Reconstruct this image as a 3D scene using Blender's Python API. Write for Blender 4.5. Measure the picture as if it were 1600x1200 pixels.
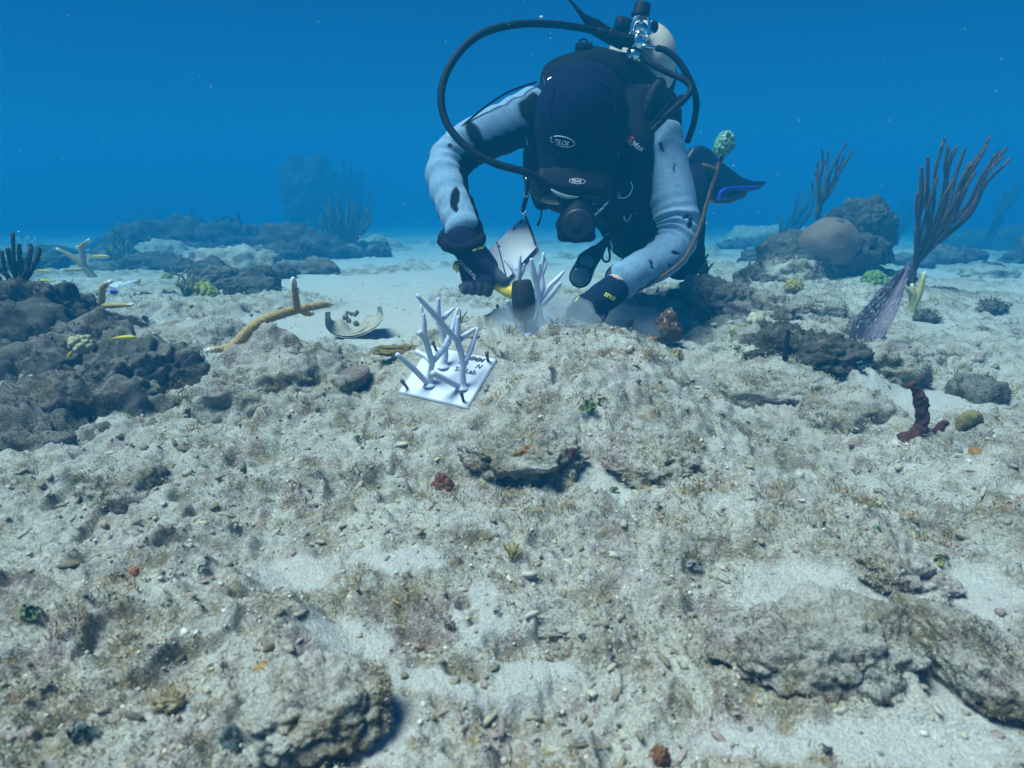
import bpy, bmesh, math, random
import numpy as np
from mathutils import Vector, Matrix
from mathutils.bvhtree import BVHTree

for _o in list(bpy.data.objects):
    bpy.data.objects.remove(_o)
SC = bpy.context.scene
COL = SC.collection

# ------------------------------------------------------------------ camera
CAM = np.array((0.0, 0.0, 0.45))
PITCH = math.radians(17.3)
FPX = 1042.0                        # focal length in pixels of a 1600 px wide frame
cd = bpy.data.cameras.new('camera')
cam = bpy.data.objects.new('camera', cd)
COL.objects.link(cam)
cam.location = CAM
cam.rotation_euler = (math.pi / 2 - PITCH, 0, 0)
cd.sensor_width = 36.0
cd.lens = 36.0 * FPX / 1600.0
cd.clip_start = 0.02
cd.clip_end = 400.0
cd.dof.use_dof = True
cd.dof.focus_distance = 1.45
cd.dof.aperture_fstop = 9.0
SC.camera = cam

# ------------------------------------------------------------------ light filtered by the sea
SUN_EL, SUN_ROT = math.radians(66), math.radians(252)     # high, from the left and a little from the camera's side
w = bpy.data.worlds.new('World')
SC.world = w
w.use_nodes = True
nt = w.node_tree
bgn = nt.nodes['Background']
sky = nt.nodes.new('ShaderNodeTexSky')
sky.sky_type = 'NISHITA'
sky.sun_disc = False
sky.sun_elevation = SUN_EL
sky.sun_rotation = SUN_ROT
sky.air_density = 1.0
sky.dust_density = 0.6
tint = nt.nodes.new('ShaderNodeMix')
tint.data_type = 'RGBA'
tint.blend_type = 'MULTIPLY'
tint.inputs[0].default_value = 1.0
tint.inputs[7].default_value = (0.004, 0.120, 0.33, 1)      # sea water passes blue
nt.links.new(sky.outputs[0], tint.inputs[6])
nt.links.new(tint.outputs[2], bgn.inputs[0])
bgn.inputs[1].default_value = 0.085

sd = bpy.data.lights.new('sun', 'SUN')
sun = bpy.data.objects.new('sun', sd)
COL.objects.link(sun)
sd.energy = 5.0
sd.angle = math.radians(26)         # sunlight spread by the water surface
sd.color = (1.0, 0.95, 0.875)
_sv = Vector((math.sin(SUN_ROT) * math.cos(SUN_EL), math.cos(SUN_ROT) * math.cos(SUN_EL), math.sin(SUN_EL)))
sun.rotation_euler = (-_sv).to_track_quat('-Z', 'Y').to_euler()

vs = SC.view_settings
vs.view_transform = 'Standard'
vs.look = 'None'
vs.exposure = 0.90
vs.gamma = 1.0
vs.use_curve_mapping = False
SC.render.engine = 'CYCLES'
SC.cycles.use_denoising = True
SC.cycles.max_bounces = 6
SC.cycles.diffuse_bounces = 3
SC.cycles.volume_bounces = 2
SC.cycles.transparent_max_bounces = 8
SC.cycles.caustics_reflective = False
SC.cycles.caustics_refractive = False

# ------------------------------------------------------------------ pixel of the photograph -> point
CT, ST = math.cos(PITCH), math.sin(PITCH)
def ray(u, v):
    a = (u - 800.0) / FPX
    b = (600.0 - v) / FPX
    return np.array((a, CT + b * ST, -ST + b * CT))
def deep(Y):                                    # the far part of the slope lies well beyond the middle ground
    return Y if Y <= 2.6 else 2.6 + (Y - 2.6) * 2.1
def grow(Y):
    return deep(Y) / Y
def P(u, v, Y):
    d = ray(u, v)
    return CAM + d * (deep(Y) / d[1])
def GZ(u, v, z):
    d = ray(u, v)
    return CAM + d * ((z - CAM[2]) / d[2])

# ------------------------------------------------------------------ noise
def _hash(ix, iy, iz, seed):
    h = (ix.astype(np.int64) * 374761393 + iy.astype(np.int64) * 668265263 + iz.astype(np.int64) * 2147483647 + seed * 1274126177) & 0xFFFFFFFF
    h = ((h ^ (h >> 13)) * 1274126177) & 0xFFFFFFFF
    h = ((h ^ (h >> 16)) * 2246822519) & 0xFFFFFFFF
    return (h ^ (h >> 15)).astype(np.float64) / 4294967295.0
def vn2(x, y, seed=0):
    xi, yi = np.floor(x), np.floor(y)
    fx, fy = x - xi, y - yi
    fx = fx * fx * fx * (fx * (fx * 6 - 15) + 10)
    fy = fy * fy * fy * (fy * (fy * 6 - 15) + 10)
    z = np.zeros_like(xi)
    a = _hash(xi, yi, z, seed); b = _hash(xi + 1, yi, z, seed)
    c = _hash(xi, yi + 1, z, seed); d = _hash(xi + 1, yi + 1, z, seed)
    return (a + (b - a) * fx) * (1 - fy) + (c + (d - c) * fx) * fy
def fbm2(x, y, octv=4, seed=0, gain=0.5, lac=2.03):
    s, a, t = 0.0, 1.0, 0.0
    for k in range(octv):
        s = s + a * (vn2(x, y, seed + k * 17) * 2 - 1)
        t += a
        a *= gain
        x, y = (x * 0.8 - y * 0.6) * lac + 13.7, (x * 0.6 + y * 0.8) * lac + 7.1
    return s / t
def vn3(x, y, z, seed=0):
    xi, yi, zi = np.floor(x), np.floor(y), np.floor(z)
    f = [x - xi, y - yi, z - zi]
    fx, fy, fz = [q * q * (3 - 2 * q) for q in f]
    r = 0
    for dz in (0, 1):
        wz = fz if dz else 1 - fz
        for dy in (0, 1):
            wy = fy if dy else 1 - fy
            for dx in (0, 1):
                wx = fx if dx else 1 - fx
                r = r + _hash(xi + dx, yi + dy, zi + dz, seed) * wx * wy * wz
    return r
def fbm3(p, sc, octv=4, seed=0, gain=0.5):
    x, y, z = p[:, 0] * sc, p[:, 1] * sc, p[:, 2] * sc
    s, a, t = 0.0, 1.0, 0.0
    for k in range(octv):
        s = s + a * (vn3(x, y, z, seed + k * 31) * 2 - 1)
        t += a
        a *= gain
        x, y, z = (x * 0.8 - y * 0.6) * 2.03 + 3.3, (x * 0.6 + y * 0.8) * 2.03 + 9.2, z * 2.03 + 5.1
    return s / t
def worley2(x, y, seed=0):
    xi, yi = np.floor(x), np.floor(y)
    f1 = np.full_like(x, 9.0); f2 = np.full_like(x, 9.0); idv = np.zeros_like(x)
    z = np.zeros_like(xi)
    for dx in (-1, 0, 1):
        for dy in (-1, 0, 1):
            cx, cy = xi + dx, yi + dy
            px_ = cx + _hash(cx, cy, z, seed); py_ = cy + _hash(cx, cy, z + 1, seed)
            d = np.hypot(px_ - x, py_ - y)
            near = d < f1
            f2 = np.where(near, f1, np.minimum(f2, d))
            idv = np.where(near, _hash(cx, cy, z + 2, seed), idv)
            f1 = np.where(near, d, f1)
    return f1, f2, idv
def sst(a, b, x):
    t = np.clip((x - a) / (b - a), 0, 1)
    return t * t * (3 - 2 * t)

# ------------------------------------------------------------------ scene helpers
def mesh_np(name, V, F, smooth=True, col=None):
    """V (n,3), F (m,3) or (m,4) arrays, or a list of mixed faces"""
    me = bpy.data.meshes.new(name)
    V = np.asarray(V, dtype=np.float32)
    if isinstance(F, np.ndarray):
        n, k = F.shape
        me.vertices.add(len(V)); me.vertices.foreach_set('co', V.ravel())
        me.loops.add(n * k); me.loops.foreach_set('vertex_index', F.astype(np.int32).ravel())
        me.polygons.add(n)
        me.polygons.foreach_set('loop_start', np.arange(0, n * k, k, dtype=np.int32))
        me.polygons.foreach_set('loop_total', np.full(n, k, dtype=np.int32))
        me.update(calc_edges=True)
    else:
        me.from_pydata([tuple(map(float, p)) for p in V], [], F)
        me.update()
    if smooth:
        me.polygons.foreach_set('use_smooth', np.ones(len(me.polygons), dtype=bool))
    if col is not None:
        at = me.color_attributes.new('col', 'FLOAT_COLOR', 'POINT')
        c = np.ones((len(V), 4), dtype=np.float32)
        c[:, :3] = np.asarray(col)[:, :3]
        at.data.foreach_set('color', c.ravel())
    return me
def tag(o, label=None, cat=None, group=None, kind=None):
    if label: o['label'] = label
    if cat: o['category'] = cat
    if group: o['group'] = group
    if kind: o['kind'] = kind
    return o
def link(name, me, mat, parent=None):
    o = bpy.data.objects.new(name, me)
    COL.objects.link(o)
    if mat is not None:
        me.materials.clear()
        me.materials.append(mat)
    if parent is not None:
        o.parent = parent
        if parent.parent is None:                 # parts are modelled in world coordinates
            o.matrix_parent_inverse = Matrix.Translation(parent.location).inverted()
    return o
def thing(name, label, cat, loc, group=None):
    o = bpy.data.objects.new(name, None)
    o.empty_display_size = 0.05
    COL.objects.link(o)
    o.location = [float(c) for c in loc]
    return tag(o, label, cat, group)

class MB:
    """collects shapes for one mesh object, in world coordinates"""
    def __init__(s):
        s.v, s.f, s.c = [], [], []
        s.n = 0
    def add(s, V, F, col=(1, 1, 1)):
        V = np.asarray(V, float)
        F = [tuple(int(i) + s.n for i in f) for f in F]
        s.v.append(V); s.f += F
        col = np.asarray(col, float)
        if col.ndim == 1: col = np.tile(col[:3], (len(V), 1))
        s.c.append(col)
        s.n += len(V)
        return s
    def tube(s, pts, rad, seg=10, col=(1, 1, 1), res=0, cap=True, flat=None, rough=0.0, seed=0):
        V, F, sp = tube(pts, rad, seg, res, cap, flat, rough, seed)
        if callable(col): col = col(sp)
        return s.add(V, F, col)
    def ball(s, c, r, seg=16, col=(1, 1, 1), R=None):
        V, F = ball(c, r, seg, R)
        return s.add(V, F, col)
    def box(s, c, h, R=None, col=(1, 1, 1)):
        V, F = box(c, h, R)
        return s.add(V, F, col)
    def build(s, name, mat, parent=None, smooth=True):
        if not s.n: return None
        V = np.vstack(s.v); C = np.vstack(s.c)
        me = mesh_np(name, V, s.f, smooth, C)
        return link(name, me, mat, parent)

def catmull(pts, res):
    pts = np.asarray(pts, float)
    if res <= 1 or len(pts) < 3:
        if res > 1:
            t = np.linspace(0, 1, res + 1)[:, None]
            return pts[0] * (1 - t) + pts[1] * t
        return pts
    q = np.vstack([2 * pts[0] - pts[1], pts, 2 * pts[-1] - pts[-2]])
    out = []
    for i in range(1, len(q) - 2):
        p0, p1, p2, p3 = q[i - 1], q[i], q[i + 1], q[i + 2]
        for k in range(res):
            t = k / res
            out.append(0.5 * ((2 * p1) + (p2 - p0) * t + (2 * p0 - 5 * p1 + 4 * p2 - p3) * t * t + (-p0 + 3 * p1 - 3 * p2 + p3) * t ** 3))
    out.append(pts[-1])
    return np.array(out)
def frames(path, up0=None):
    T = np.gradient(path, axis=0)
    T /= np.linalg.norm(T, axis=1)[:, None] + 1e-12
    a = np.array(up0, float) if up0 is not None else (np.array((0, 0, 1.0)) if abs(T[0][2]) < 0.9 else np.array((1.0, 0, 0)))
    N = np.zeros_like(path)
    n = a - T[0] * a.dot(T[0]); n /= np.linalg.norm(n)
    for i in range(len(path)):
        n = n - T[i] * n.dot(T[i]); n /= np.linalg.norm(n) + 1e-12
        N[i] = n
    return T, N, np.cross(T, N)
def tube(pts, rad, seg=10, res=0, cap=True, flat=None, rough=0.0, seed=0, up0=None):
    pts = np.asarray(pts, float)
    rad = np.full(len(pts), rad, float) if np.isscalar(rad) else np.asarray(rad, float)
    if res > 1:
        n0 = len(pts)
        pts = catmull(pts, res)
        rad = np.interp(np.linspace(0, n0 - 1, len(pts)), np.arange(n0), rad)
    T, N, B = frames(pts, up0)
    a = np.linspace(0, 2 * np.pi, seg, endpoint=False)
    fl = 1.0 if flat is None else flat
    ring = np.cos(a)[None, :, None] * N[:, None, :] + fl * np.sin(a)[None, :, None] * B[:, None, :]
    V = (pts[:, None, :] + ring * rad[:, None, None])
    if rough:
        fl3 = V.reshape(-1, 3)
        dn = fbm3(fl3, 0.9 / max(rad.max(), 1e-4), 3, seed)
        V = (fl3 + ring.reshape(-1, 3) * (dn * rough)[:, None]).reshape(V.shape)
    n = len(pts)
    V = V.reshape(-1, 3)
    F = []
    for i in range(n - 1):
        for k in range(seg):
            k2 = (k + 1) % seg
            F.append((i * seg + k, i * seg + k2, (i + 1) * seg + k2, (i + 1) * seg + k))
    sp = np.repeat(np.linspace(0, 1, n), seg)
    if cap:
        V = np.vstack([V, pts[0] - T[0] * rad[0] * 0.55, pts[-1] + T[-1] * rad[-1] * 0.55])
        a0, b0 = len(V) - 2, len(V) - 1
        for k in range(seg):
            k2 = (k + 1) % seg
            F.append((a0, k2, k))
            F.append((b0, (n - 1) * seg + k, (n - 1) * seg + k2))
        sp = np.concatenate([sp, [0, 1]])
    return V, F, sp
def ball(c, r, seg=16, R=None):
    r = np.array((r, r, r), float) if np.isscalar(r) else np.asarray(r, float)
    rings = seg // 2
    V = [(0, 0, 1)]
    for i in range(1, rings):
        th = math.pi * i / rings
        for k in range(seg):
            ph = 2 * math.pi * k / seg
            V.append((math.sin(th) * math.cos(ph), math.sin(th) * math.sin(ph), math.cos(th)))
    V.append((0, 0, -1))
    F = []
    for k in range(seg):
        F.append((0, 1 + k, 1 + (k + 1) % seg))
        for i in range(rings - 2):
            a = 1 + i * seg
            F.append((a + k, a + seg + k, a + seg + (k + 1) % seg, a + (k + 1) % seg))
        a = 1 + (rings - 2) * seg
        F.append((a + k, len(V) - 1, a + (k + 1) % seg))
    V = np.array(V) * r
    if R is not None: V = V @ np.asarray(R).T
    return V + np.asarray(c), F
def box(c, h, R=None):
    V = np.array([(x, y, z) for x in (-1, 1) for y in (-1, 1) for z in (-1, 1)], float) * np.asarray(h)
    F = [(0, 1, 3, 2), (4, 6, 7, 5), (0, 4, 5, 1), (2, 3, 7, 6), (0, 2, 6, 4), (1, 5, 7, 3)]
    if R is not None: V = V @ np.asarray(R).T
    return V + np.asarray(c), F
def basis(zdir, xhint=(1, 0, 0)):
    z = np.array(zdir, float); z /= np.linalg.norm(z)
    x = np.array(xhint, float); x = x - z * x.dot(z); x /= np.linalg.norm(x)
    return np.stack([x, np.cross(z, x), z], axis=1)
def lathe(c, axis, prof, seg=20, xhint=(1, 0, 0.01), sq=None):
    """prof: list of (distance along the axis, radius)"""
    R = basis(axis, xhint)
    V, F = [], []
    for (t, r) in prof:
        for k in range(seg):
            a = 2 * math.pi * k / seg
            rr = r if sq is None else r * sq(a)
            V.append((rr * math.cos(a), rr * math.sin(a), t))
    n = len(prof)
    for i in range(n - 1):
        for k in range(seg):
            k2 = (k + 1) % seg
            F.append((i * seg + k, i * seg + k2, (i + 1) * seg + k2, (i + 1) * seg + k))
    F.append(tuple(range(seg - 1, -1, -1)))
    F.append(tuple((n - 1) * seg + k for k in range(seg)))
    return np.array(V) @ R.T + np.asarray(c), F
# ------------------------------------------------------------------ materials
MATS = {}
def nodes(name):
    m = bpy.data.materials.new(name)
    m.use_nodes = True
    return m, m.node_tree, m.node_tree.nodes['Principled BSDF']
def nn(nt, t, **kw):
    n = nt.nodes.new(t)
    for k, v in kw.items():
        if isinstance(k, str) and hasattr(n, k): setattr(n, k, v)
    return n
def noise(nt, scale, detail=4, rough=0.55, dist=0.0):
    tc = nn(nt, 'ShaderNodeNewGeometry')
    n = nn(nt, 'ShaderNodeTexNoise')
    n.inputs['Scale'].default_value = scale
    n.inputs['Detail'].default_value = detail
    n.inputs['Roughness'].default_value = rough
    n.inputs['Distortion'].default_value = dist
    nt.links.new(tc.outputs['Position'], n.inputs['Vector'])
    return n.outputs['Fac']
def ramp(nt, fac, stops):
    r = nn(nt, 'ShaderNodeValToRGB')
    e = r.color_ramp.elements
    while len(e) > 1: e.remove(e[-1])
    e[0].position = stops[0][0]; e[0].color = (*stops[0][1], 1) if not np.isscalar(stops[0][1]) else (stops[0][1],) * 3 + (1,)
    for p, c in stops[1:]:
        q = e.new(p)
        q.color = (*c, 1) if not np.isscalar(c) else (c, c, c, 1)
    nt.links.new(fac, r.inputs[0])
    return r.outputs[0]
def mix(nt, fac, a, b, mode='MIX'):
    m = nn(nt, 'ShaderNodeMix', data_type='RGBA', blend_type=mode)
    for sock, val in ((m.inputs[0], fac), (m.inputs[6], a), (m.inputs[7], b)):
        if isinstance(val, (int, float)): sock.default_value = val
        elif isinstance(val, (tuple, list)): sock.default_value = (*val, 1)
        else: nt.links.new(val, sock)
    return m.outputs[2]
def bump(nt, bsdf, h, strength, dist):
    b = nn(nt, 'ShaderNodeBump')
    b.inputs['Strength'].default_value = strength
    b.inputs['Distance'].default_value = dist
    nt.links.new(h, b.inputs['Height'])
    nt.links.new(b.outputs[0], bsdf.inputs['Normal'])
def attr(nt, name='col'):
    a = nn(nt, 'ShaderNodeAttribute')
    a.attribute_name = name
    return a.outputs['Color'], a.outputs['Fac']
def plain(name, col, rough=0.6, metal=0.0, var=0.25, scale=60, bmp=0.0, spec=0.4, fine=None):
    if name in MATS: return MATS[name]
    m, nt, b = nodes(name)
    n = noise(nt, scale, 5, 0.6)
    lo = tuple(c * (1 - var) for c in col); hi = tuple(min(1, c * (1 + var)) for c in col)
    c = ramp(nt, n, [(0.3, lo), (0.7, hi)])
    nt.links.new(c, b.inputs['Base Color'])
    b.inputs['Roughness'].default_value = rough
    b.inputs['Metallic'].default_value = metal
    b.inputs['Specular IOR Level'].default_value = spec
    if bmp: bump(nt, b, noise(nt, fine or scale * 4, 4, 0.6), 0.8, bmp)
    MATS[name] = m
    return m
def painted(name, rough=0.75, var=0.3, scale=80, bmp=0.001, fine=300, spec=0.25, trans=0.0):
    """colour comes from the mesh's own colour attribute, broken up by noise"""
    if name in MATS: return MATS[name]
    m, nt, b = nodes(name)
    c, _ = attr(nt)
    n = noise(nt, scale, 6, 0.65)
    g = ramp(nt, n, [(0.25, 1 - var), (0.75, 1 + var)])
    nt.links.new(mix(nt, 1.0, c, g, 'MULTIPLY'), b.inputs['Base Color'])
    b.inputs['Roughness'].default_value = rough
    b.inputs['Specular IOR Level'].default_value = spec
    if bmp: bump(nt, b, noise(nt, fine, 5, 0.7), 0.9, bmp)
    MATS[name] = m
    return m
# ================================================================== the water
hz = MB()
hz.box((0, 0, -2.45), (75, 75, 4.05))
m = bpy.data.materials.new('sea_water'); m.use_nodes = True
_nt = m.node_tree
_nt.nodes.remove(_nt.nodes['Principled BSDF'])
pv = _nt.nodes.new('ShaderNodeVolumePrincipled')
pv.inputs['Color'].default_value = (0.011, 0.258, 0.53, 1)
pv.inputs['Density'].default_value = 0.150
pv.inputs['Anisotropy'].default_value = 0.0
ab = _nt.nodes.new('ShaderNodeVolumeAbsorption')            # water swallows red first
ab.inputs['Color'].default_value = (0.0, 0.86, 1.0, 1)
ab.inputs['Density'].default_value = 0.13
ad = _nt.nodes.new('ShaderNodeAddShader')
_nt.links.new(pv.outputs[0], ad.inputs[0]); _nt.links.new(ab.outputs[0], ad.inputs[1])
_nt.links.new(ad.outputs[0], _nt.nodes['Material Output'].inputs['Volume'])
haze = hz.build('haze', m, smooth=False)
tag(haze, 'clear blue sea water that fades far things to blue', 'water', kind='stuff')

# ================================================================== the seabed
BY = [0, .5, 1.0, 1.5, 2.0, 3.0, 4.2, 6, 9, 20, 40, 75, 110]
BZ = [.040, .048, .062, .066, .056, .01, -.095, -.21, -.41, -1.0, -1.9, -3.5, -5.2]
def pix(u, v, z):
    g = GZ(u, v, z)
    return g[0], g[1]
# swelling rock masses: centre, radii, turn, height, edge softness
BUMPS = [
    (0.045, 1.20, .36, .40, 0.05, .085, .50),     # platform that carries the tiles
    (0.02, 1.30, .28, .32, 0.1, .106, .75),
    (-.385, 1.08, .135, .20, 0.35, .045, .55),     # hump under the tan staghorn
    (-1.05, 1.35, .40, .42, 0.25, .03, .30),       # dark ledge on the left
    (-.80, .80, .26, .16, -.3, .012, .4),
    (-.42, .52, .22, .15, 0.2, .030, .4),
    (-.30, .40, .20, .12, 0.4, .026, .30),         # block at the lower left
    (.57, 1.32, .22, .17, -.25, .050, .5),         # rubble right of the platform
    (.62, 1.62, .24, .20, 0.0, .050, .5),
    (.36, 1.95, .16, .16, 0.0, .050, .6),
    (.72, .93, .26, .20, 0.2, .028, .5),
    (.30, .72, .20, .13, -.2, .016, .6),
    (-.05, .66, .26, .14, 0.2, .014, .7),
    (-1.0, 2.1, .5, .30, 0.1, .03, .6),
    (1.2, 2.3, .5, .4, 0.1, .05, .8),
]
# pockets of bare sand: pixel centre, radii in metres, turn
SANDP = [
    (1270, 910, .105, .050, -.15, .06), (778, 915, .022, .040, 0, .07), (640, 880, .05, .022, .2, .06),
    (600, 1130, .045, .055, .2, .05), (735, 1030, .06, .025, -.1, .06), (880, 1030, .03, .025, 0, .06),
    (1330, 1145, .12, .03, -.1, .05), (1520, 920, .075, .05, .1, .06), (1500, 1090, .04, .06, .2, .05),
    (1450, 610, .15, .10, .3, .08), (930, 745, .06, .035, -.5, .07), (480, 930, .05, .03, 0, .06),
    (560, 1000, .045, .035, .4, .06), (1190, 740, .05, .03, 0, .07), (330, 585, .09, .05, 0, .08), (1340, 640, .07, .05, .2, .08),
]
# the two printed tiles, as lying corners (front, left, back, right)
TILE_A = [P(730, 637, .97), P(622, 612, 1.02), None, P(776, 560, 1.05)]
TILE_A[2] = TILE_A[1] + TILE_A[3] - TILE_A[0]
TILE_B = [P(824, 525, 1.30), P(768, 489, 1.385), None, P(892, 508, 1.36)]
TILE_B[2] = TILE_B[1] + TILE_B[3] - TILE_B[0]
PADS = []
for q in (TILE_A, TILE_B):
    c_ = (q[0] + q[2]) / 2
    n_ = np.cross(q[1] - q[0], q[3] - q[0]); n_ = n_ / n_[2]
    PADS.append((c_[0], c_[1], np.linalg.norm(q[0] - q[2]) * .5, c_[2] - .0045, -n_[0], -n_[1]))
SW = []
for (u, v, rx, ry, t, z) in SANDP:
    x, y = pix(u, v, z)
    SW.append((x, y, rx, ry, t))
def ell(x, y, cx, cy, rx, ry, t):
    c, s_ = math.cos(t), math.sin(t)
    dx, dy = x - cx, y - cy
    return np.hypot((dx * c + dy * s_) / rx, (-dx * s_ + dy * c) / ry)
def terrain(x, y):
    """height and sand cover at world x, y (arrays)"""
    r = np.hypot(x, y)
    yy = np.where(y > 0, 0.55 * y + 0.45 * r, r * 0.7)
    z = np.interp(yy, BY, BZ)
    wx = x + 0.05 * fbm2(x * 4.1, y * 4.1, 3, 5) + 0.012 * fbm2(x * 21, y * 21, 3, 6)
    wy = y + 0.05 * fbm2(x * 4.1 + 40, y * 4.1, 3, 7) + 0.012 * fbm2(x * 21 + 9, y * 21, 3, 8)
    # sand channel behind the platform; rock in front
    edge = 1.62 + 0.10 * np.sin(x * 2.3 + .4) + 0.20 * fbm2(x * 2.2, y * 2.2, 3, 11)
    chan = sst(edge - .10, edge + .16, wy)
    patch = fbm2(x * 1.3 + 3, y * 1.3, 4, 21)
    far_rock = sst(-.06, 0.22, patch + .5 * fbm2(x * 5, y * 5, 3, 23) + .22 * sst(.5, 1.6, np.abs(x + .15 + .12 * (y - 2))) + .35 * sst(.35, .8, x) * sst(2.9, 2.2, y) - .16)
    rockm = 1 - chan * (1 - far_rock)
    pocket = np.zeros_like(x)
    for s in SW:
        pocket = np.maximum(pocket, 1 - sst(0.45, 1.35, ell(wx + 0.02 * fbm2(x * 60, y * 60, 2, 91), wy, *s)))
    bumpz = np.zeros_like(x); brock = np.zeros_like(x)
    for (cx, cy, rx, ry, t, h, e) in BUMPS:
        d = ell(wx, wy, cx, cy, rx, ry, t)
        k = 1 - sst(1 - e, 1.0 + .12 * e, d)
        bumpz = np.maximum(bumpz, h * k)
        brock = np.maximum(brock, np.clip(k * 3, 0, 1))
    rockm = np.maximum(rockm, brock) * (1 - pocket)
    z = z + bumpz - 0.004 * pocket
    det = np.clip(1.6 / (0.5 + r * 0.35), 0.35, 1.6)
    lump = 0.030 * fbm2(x * 3.2, y * 3.2, 4, 31) + 0.016 * fbm2(x * 8.5, y * 8.5, 4, 35, .6)
    f1, f2, idv = worley2(wx * 9, wy * 9, 41)
    blocks = (idv - .5) * 0.022 * sst(0.0, 0.22, f2 - f1) - 0.012 * (1 - sst(0.0, 0.16, f2 - f1))
    g1, g2, gid = worley2(wx * 34 + 5, wy * 34, 43)
    peb = 0.0110 * (0.55 - g1) * sst(0.2, .7, vn2(x * 7, y * 7, 44))
    pits = -0.016 * sst(0.62, 0.80, vn2(x * 26, y * 26, 51)) * sst(.35, .6, vn2(x * 5, y * 5, 52))
    crumb = 0.0120 * fbm2(x * 38, y * 38, 3, 61, 0.62) + 0.0042 * fbm2(x * 150, y * 150, 3, 63, 0.7)
    rough = lump + blocks * 0.22 + peb + pits + crumb
    farlump = (0.07 * fbm2(x * 0.9, y * 0.9, 4, 71) + .09 * np.maximum(0, fbm2(x * 2.1, y * 2.1, 4, 73, .6))) * sst(2.2, 6, r)
    sandz = 0.006 * fbm2(x * 5, y * 5, 3, 81) + 0.0012 * fbm2(x * 90, y * 90, 3, 83) + 0.010 * fbm2(x * 1.7, y * 1.7, 2, 84)
    z = z + rockm * (rough + 0.004) + (1 - rockm) * sandz + farlump * (0.3 + .7 * rockm)
    for (cx, cy, rr_, z0, gx, gy) in PADS:
        k = 1 - sst(.75, 1.7, np.hypot(x - cx, y - cy) / rr_)
        z = z * (1 - k) + k * (z0 + gx * (x - cx) + gy * (y - cy) + .25 * np.minimum(crumb, .0) + np.where(k < .9, .4 * crumb, 0))
    # sediment also settles in the hollows of the rock
    low = sst(0.004, -0.018, lump + blocks) * 0.75
    sand = np.clip(1 - rockm + low * 0.6, 0, 1)
    bare = sst(2.6, 5.0, r) * sst(.3, .8, rockm) + .80 * sst(.05, .45, fbm2(x * 4.2 + 70, y * 4.2, 4, 95)) * rockm
    sand = sand - np.clip(bare, 0, 1) * np.clip(1 - sand * 1.5, 0, 1)      # below zero: rock that holds no sediment
    return z, sand
def height(x, y):
    return float(terrain(np.array([x], float), np.array([y], float))[0][0])
def G(u, v, ymin=0.25, ymax=40):
    """where the line of sight of a pixel meets the seabed"""
    d = ray(u, v)
    t = np.geomspace(ymin, ymax, 700)
    q = CAM[None, :] + d[None, :] * t[:, None]
    h = terrain(q[:, 0], q[:, 1])[0]
    below = np.nonzero(q[:, 2] < h)[0]
    i = below[0] if len(below) else len(t) - 1
    g = q[i].copy(); g[2] = h[i]
    return g

def polar_sheet():
    a_in = np.linspace(-math.radians(46), math.radians(46), 520)
    a_mid = np.linspace(math.radians(46), math.radians(72), 50)[1:]
    a_out = np.linspace(math.radians(72), 2 * math.pi - math.radians(72), 60)[1:-1]
    ang = np.concatenate([a_in, a_mid, a_out, 2 * math.pi - a_mid[::-1]])
    rr = [0.10]
    while rr[-1] < 80:
        q = rr[-1]
        rr.append(q + max(0.0017, min(0.0080 * q * q + .0005, 0.0044 * q)) * (1.0 if q < 5 else 1 + (q - 5) * .5))
    rr = np.array(rr)
    A, R = np.meshgrid(ang, rr)
    x, y = (R * np.sin(A)).ravel(), (R * np.cos(A)).ravel()
    z, sand = terrain(x, y)
    n, mm = len(rr), len(ang)
    idx = np.arange(n * mm).reshape(n, mm)
    nx = np.roll(idx, -1, axis=1)
    F = np.stack([idx[:-1], idx[1:], nx[1:], nx[:-1]], axis=-1).reshape(-1, 4)
    V = np.stack([x, y, z], 1)
    # closing disc under the camera
    V = np.vstack([V, [[0, 0, float(z[:mm].mean())]]])
    me = mesh_np('seabed', V, F[:, ::-1])
    at = me.attributes.new('sand', 'FLOAT', 'POINT')
    at.data.foreach_set('value', np.concatenate([sand, [0]]).astype(np.float32))
    print('seabed', n, mm, len(F))
    return me

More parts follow.
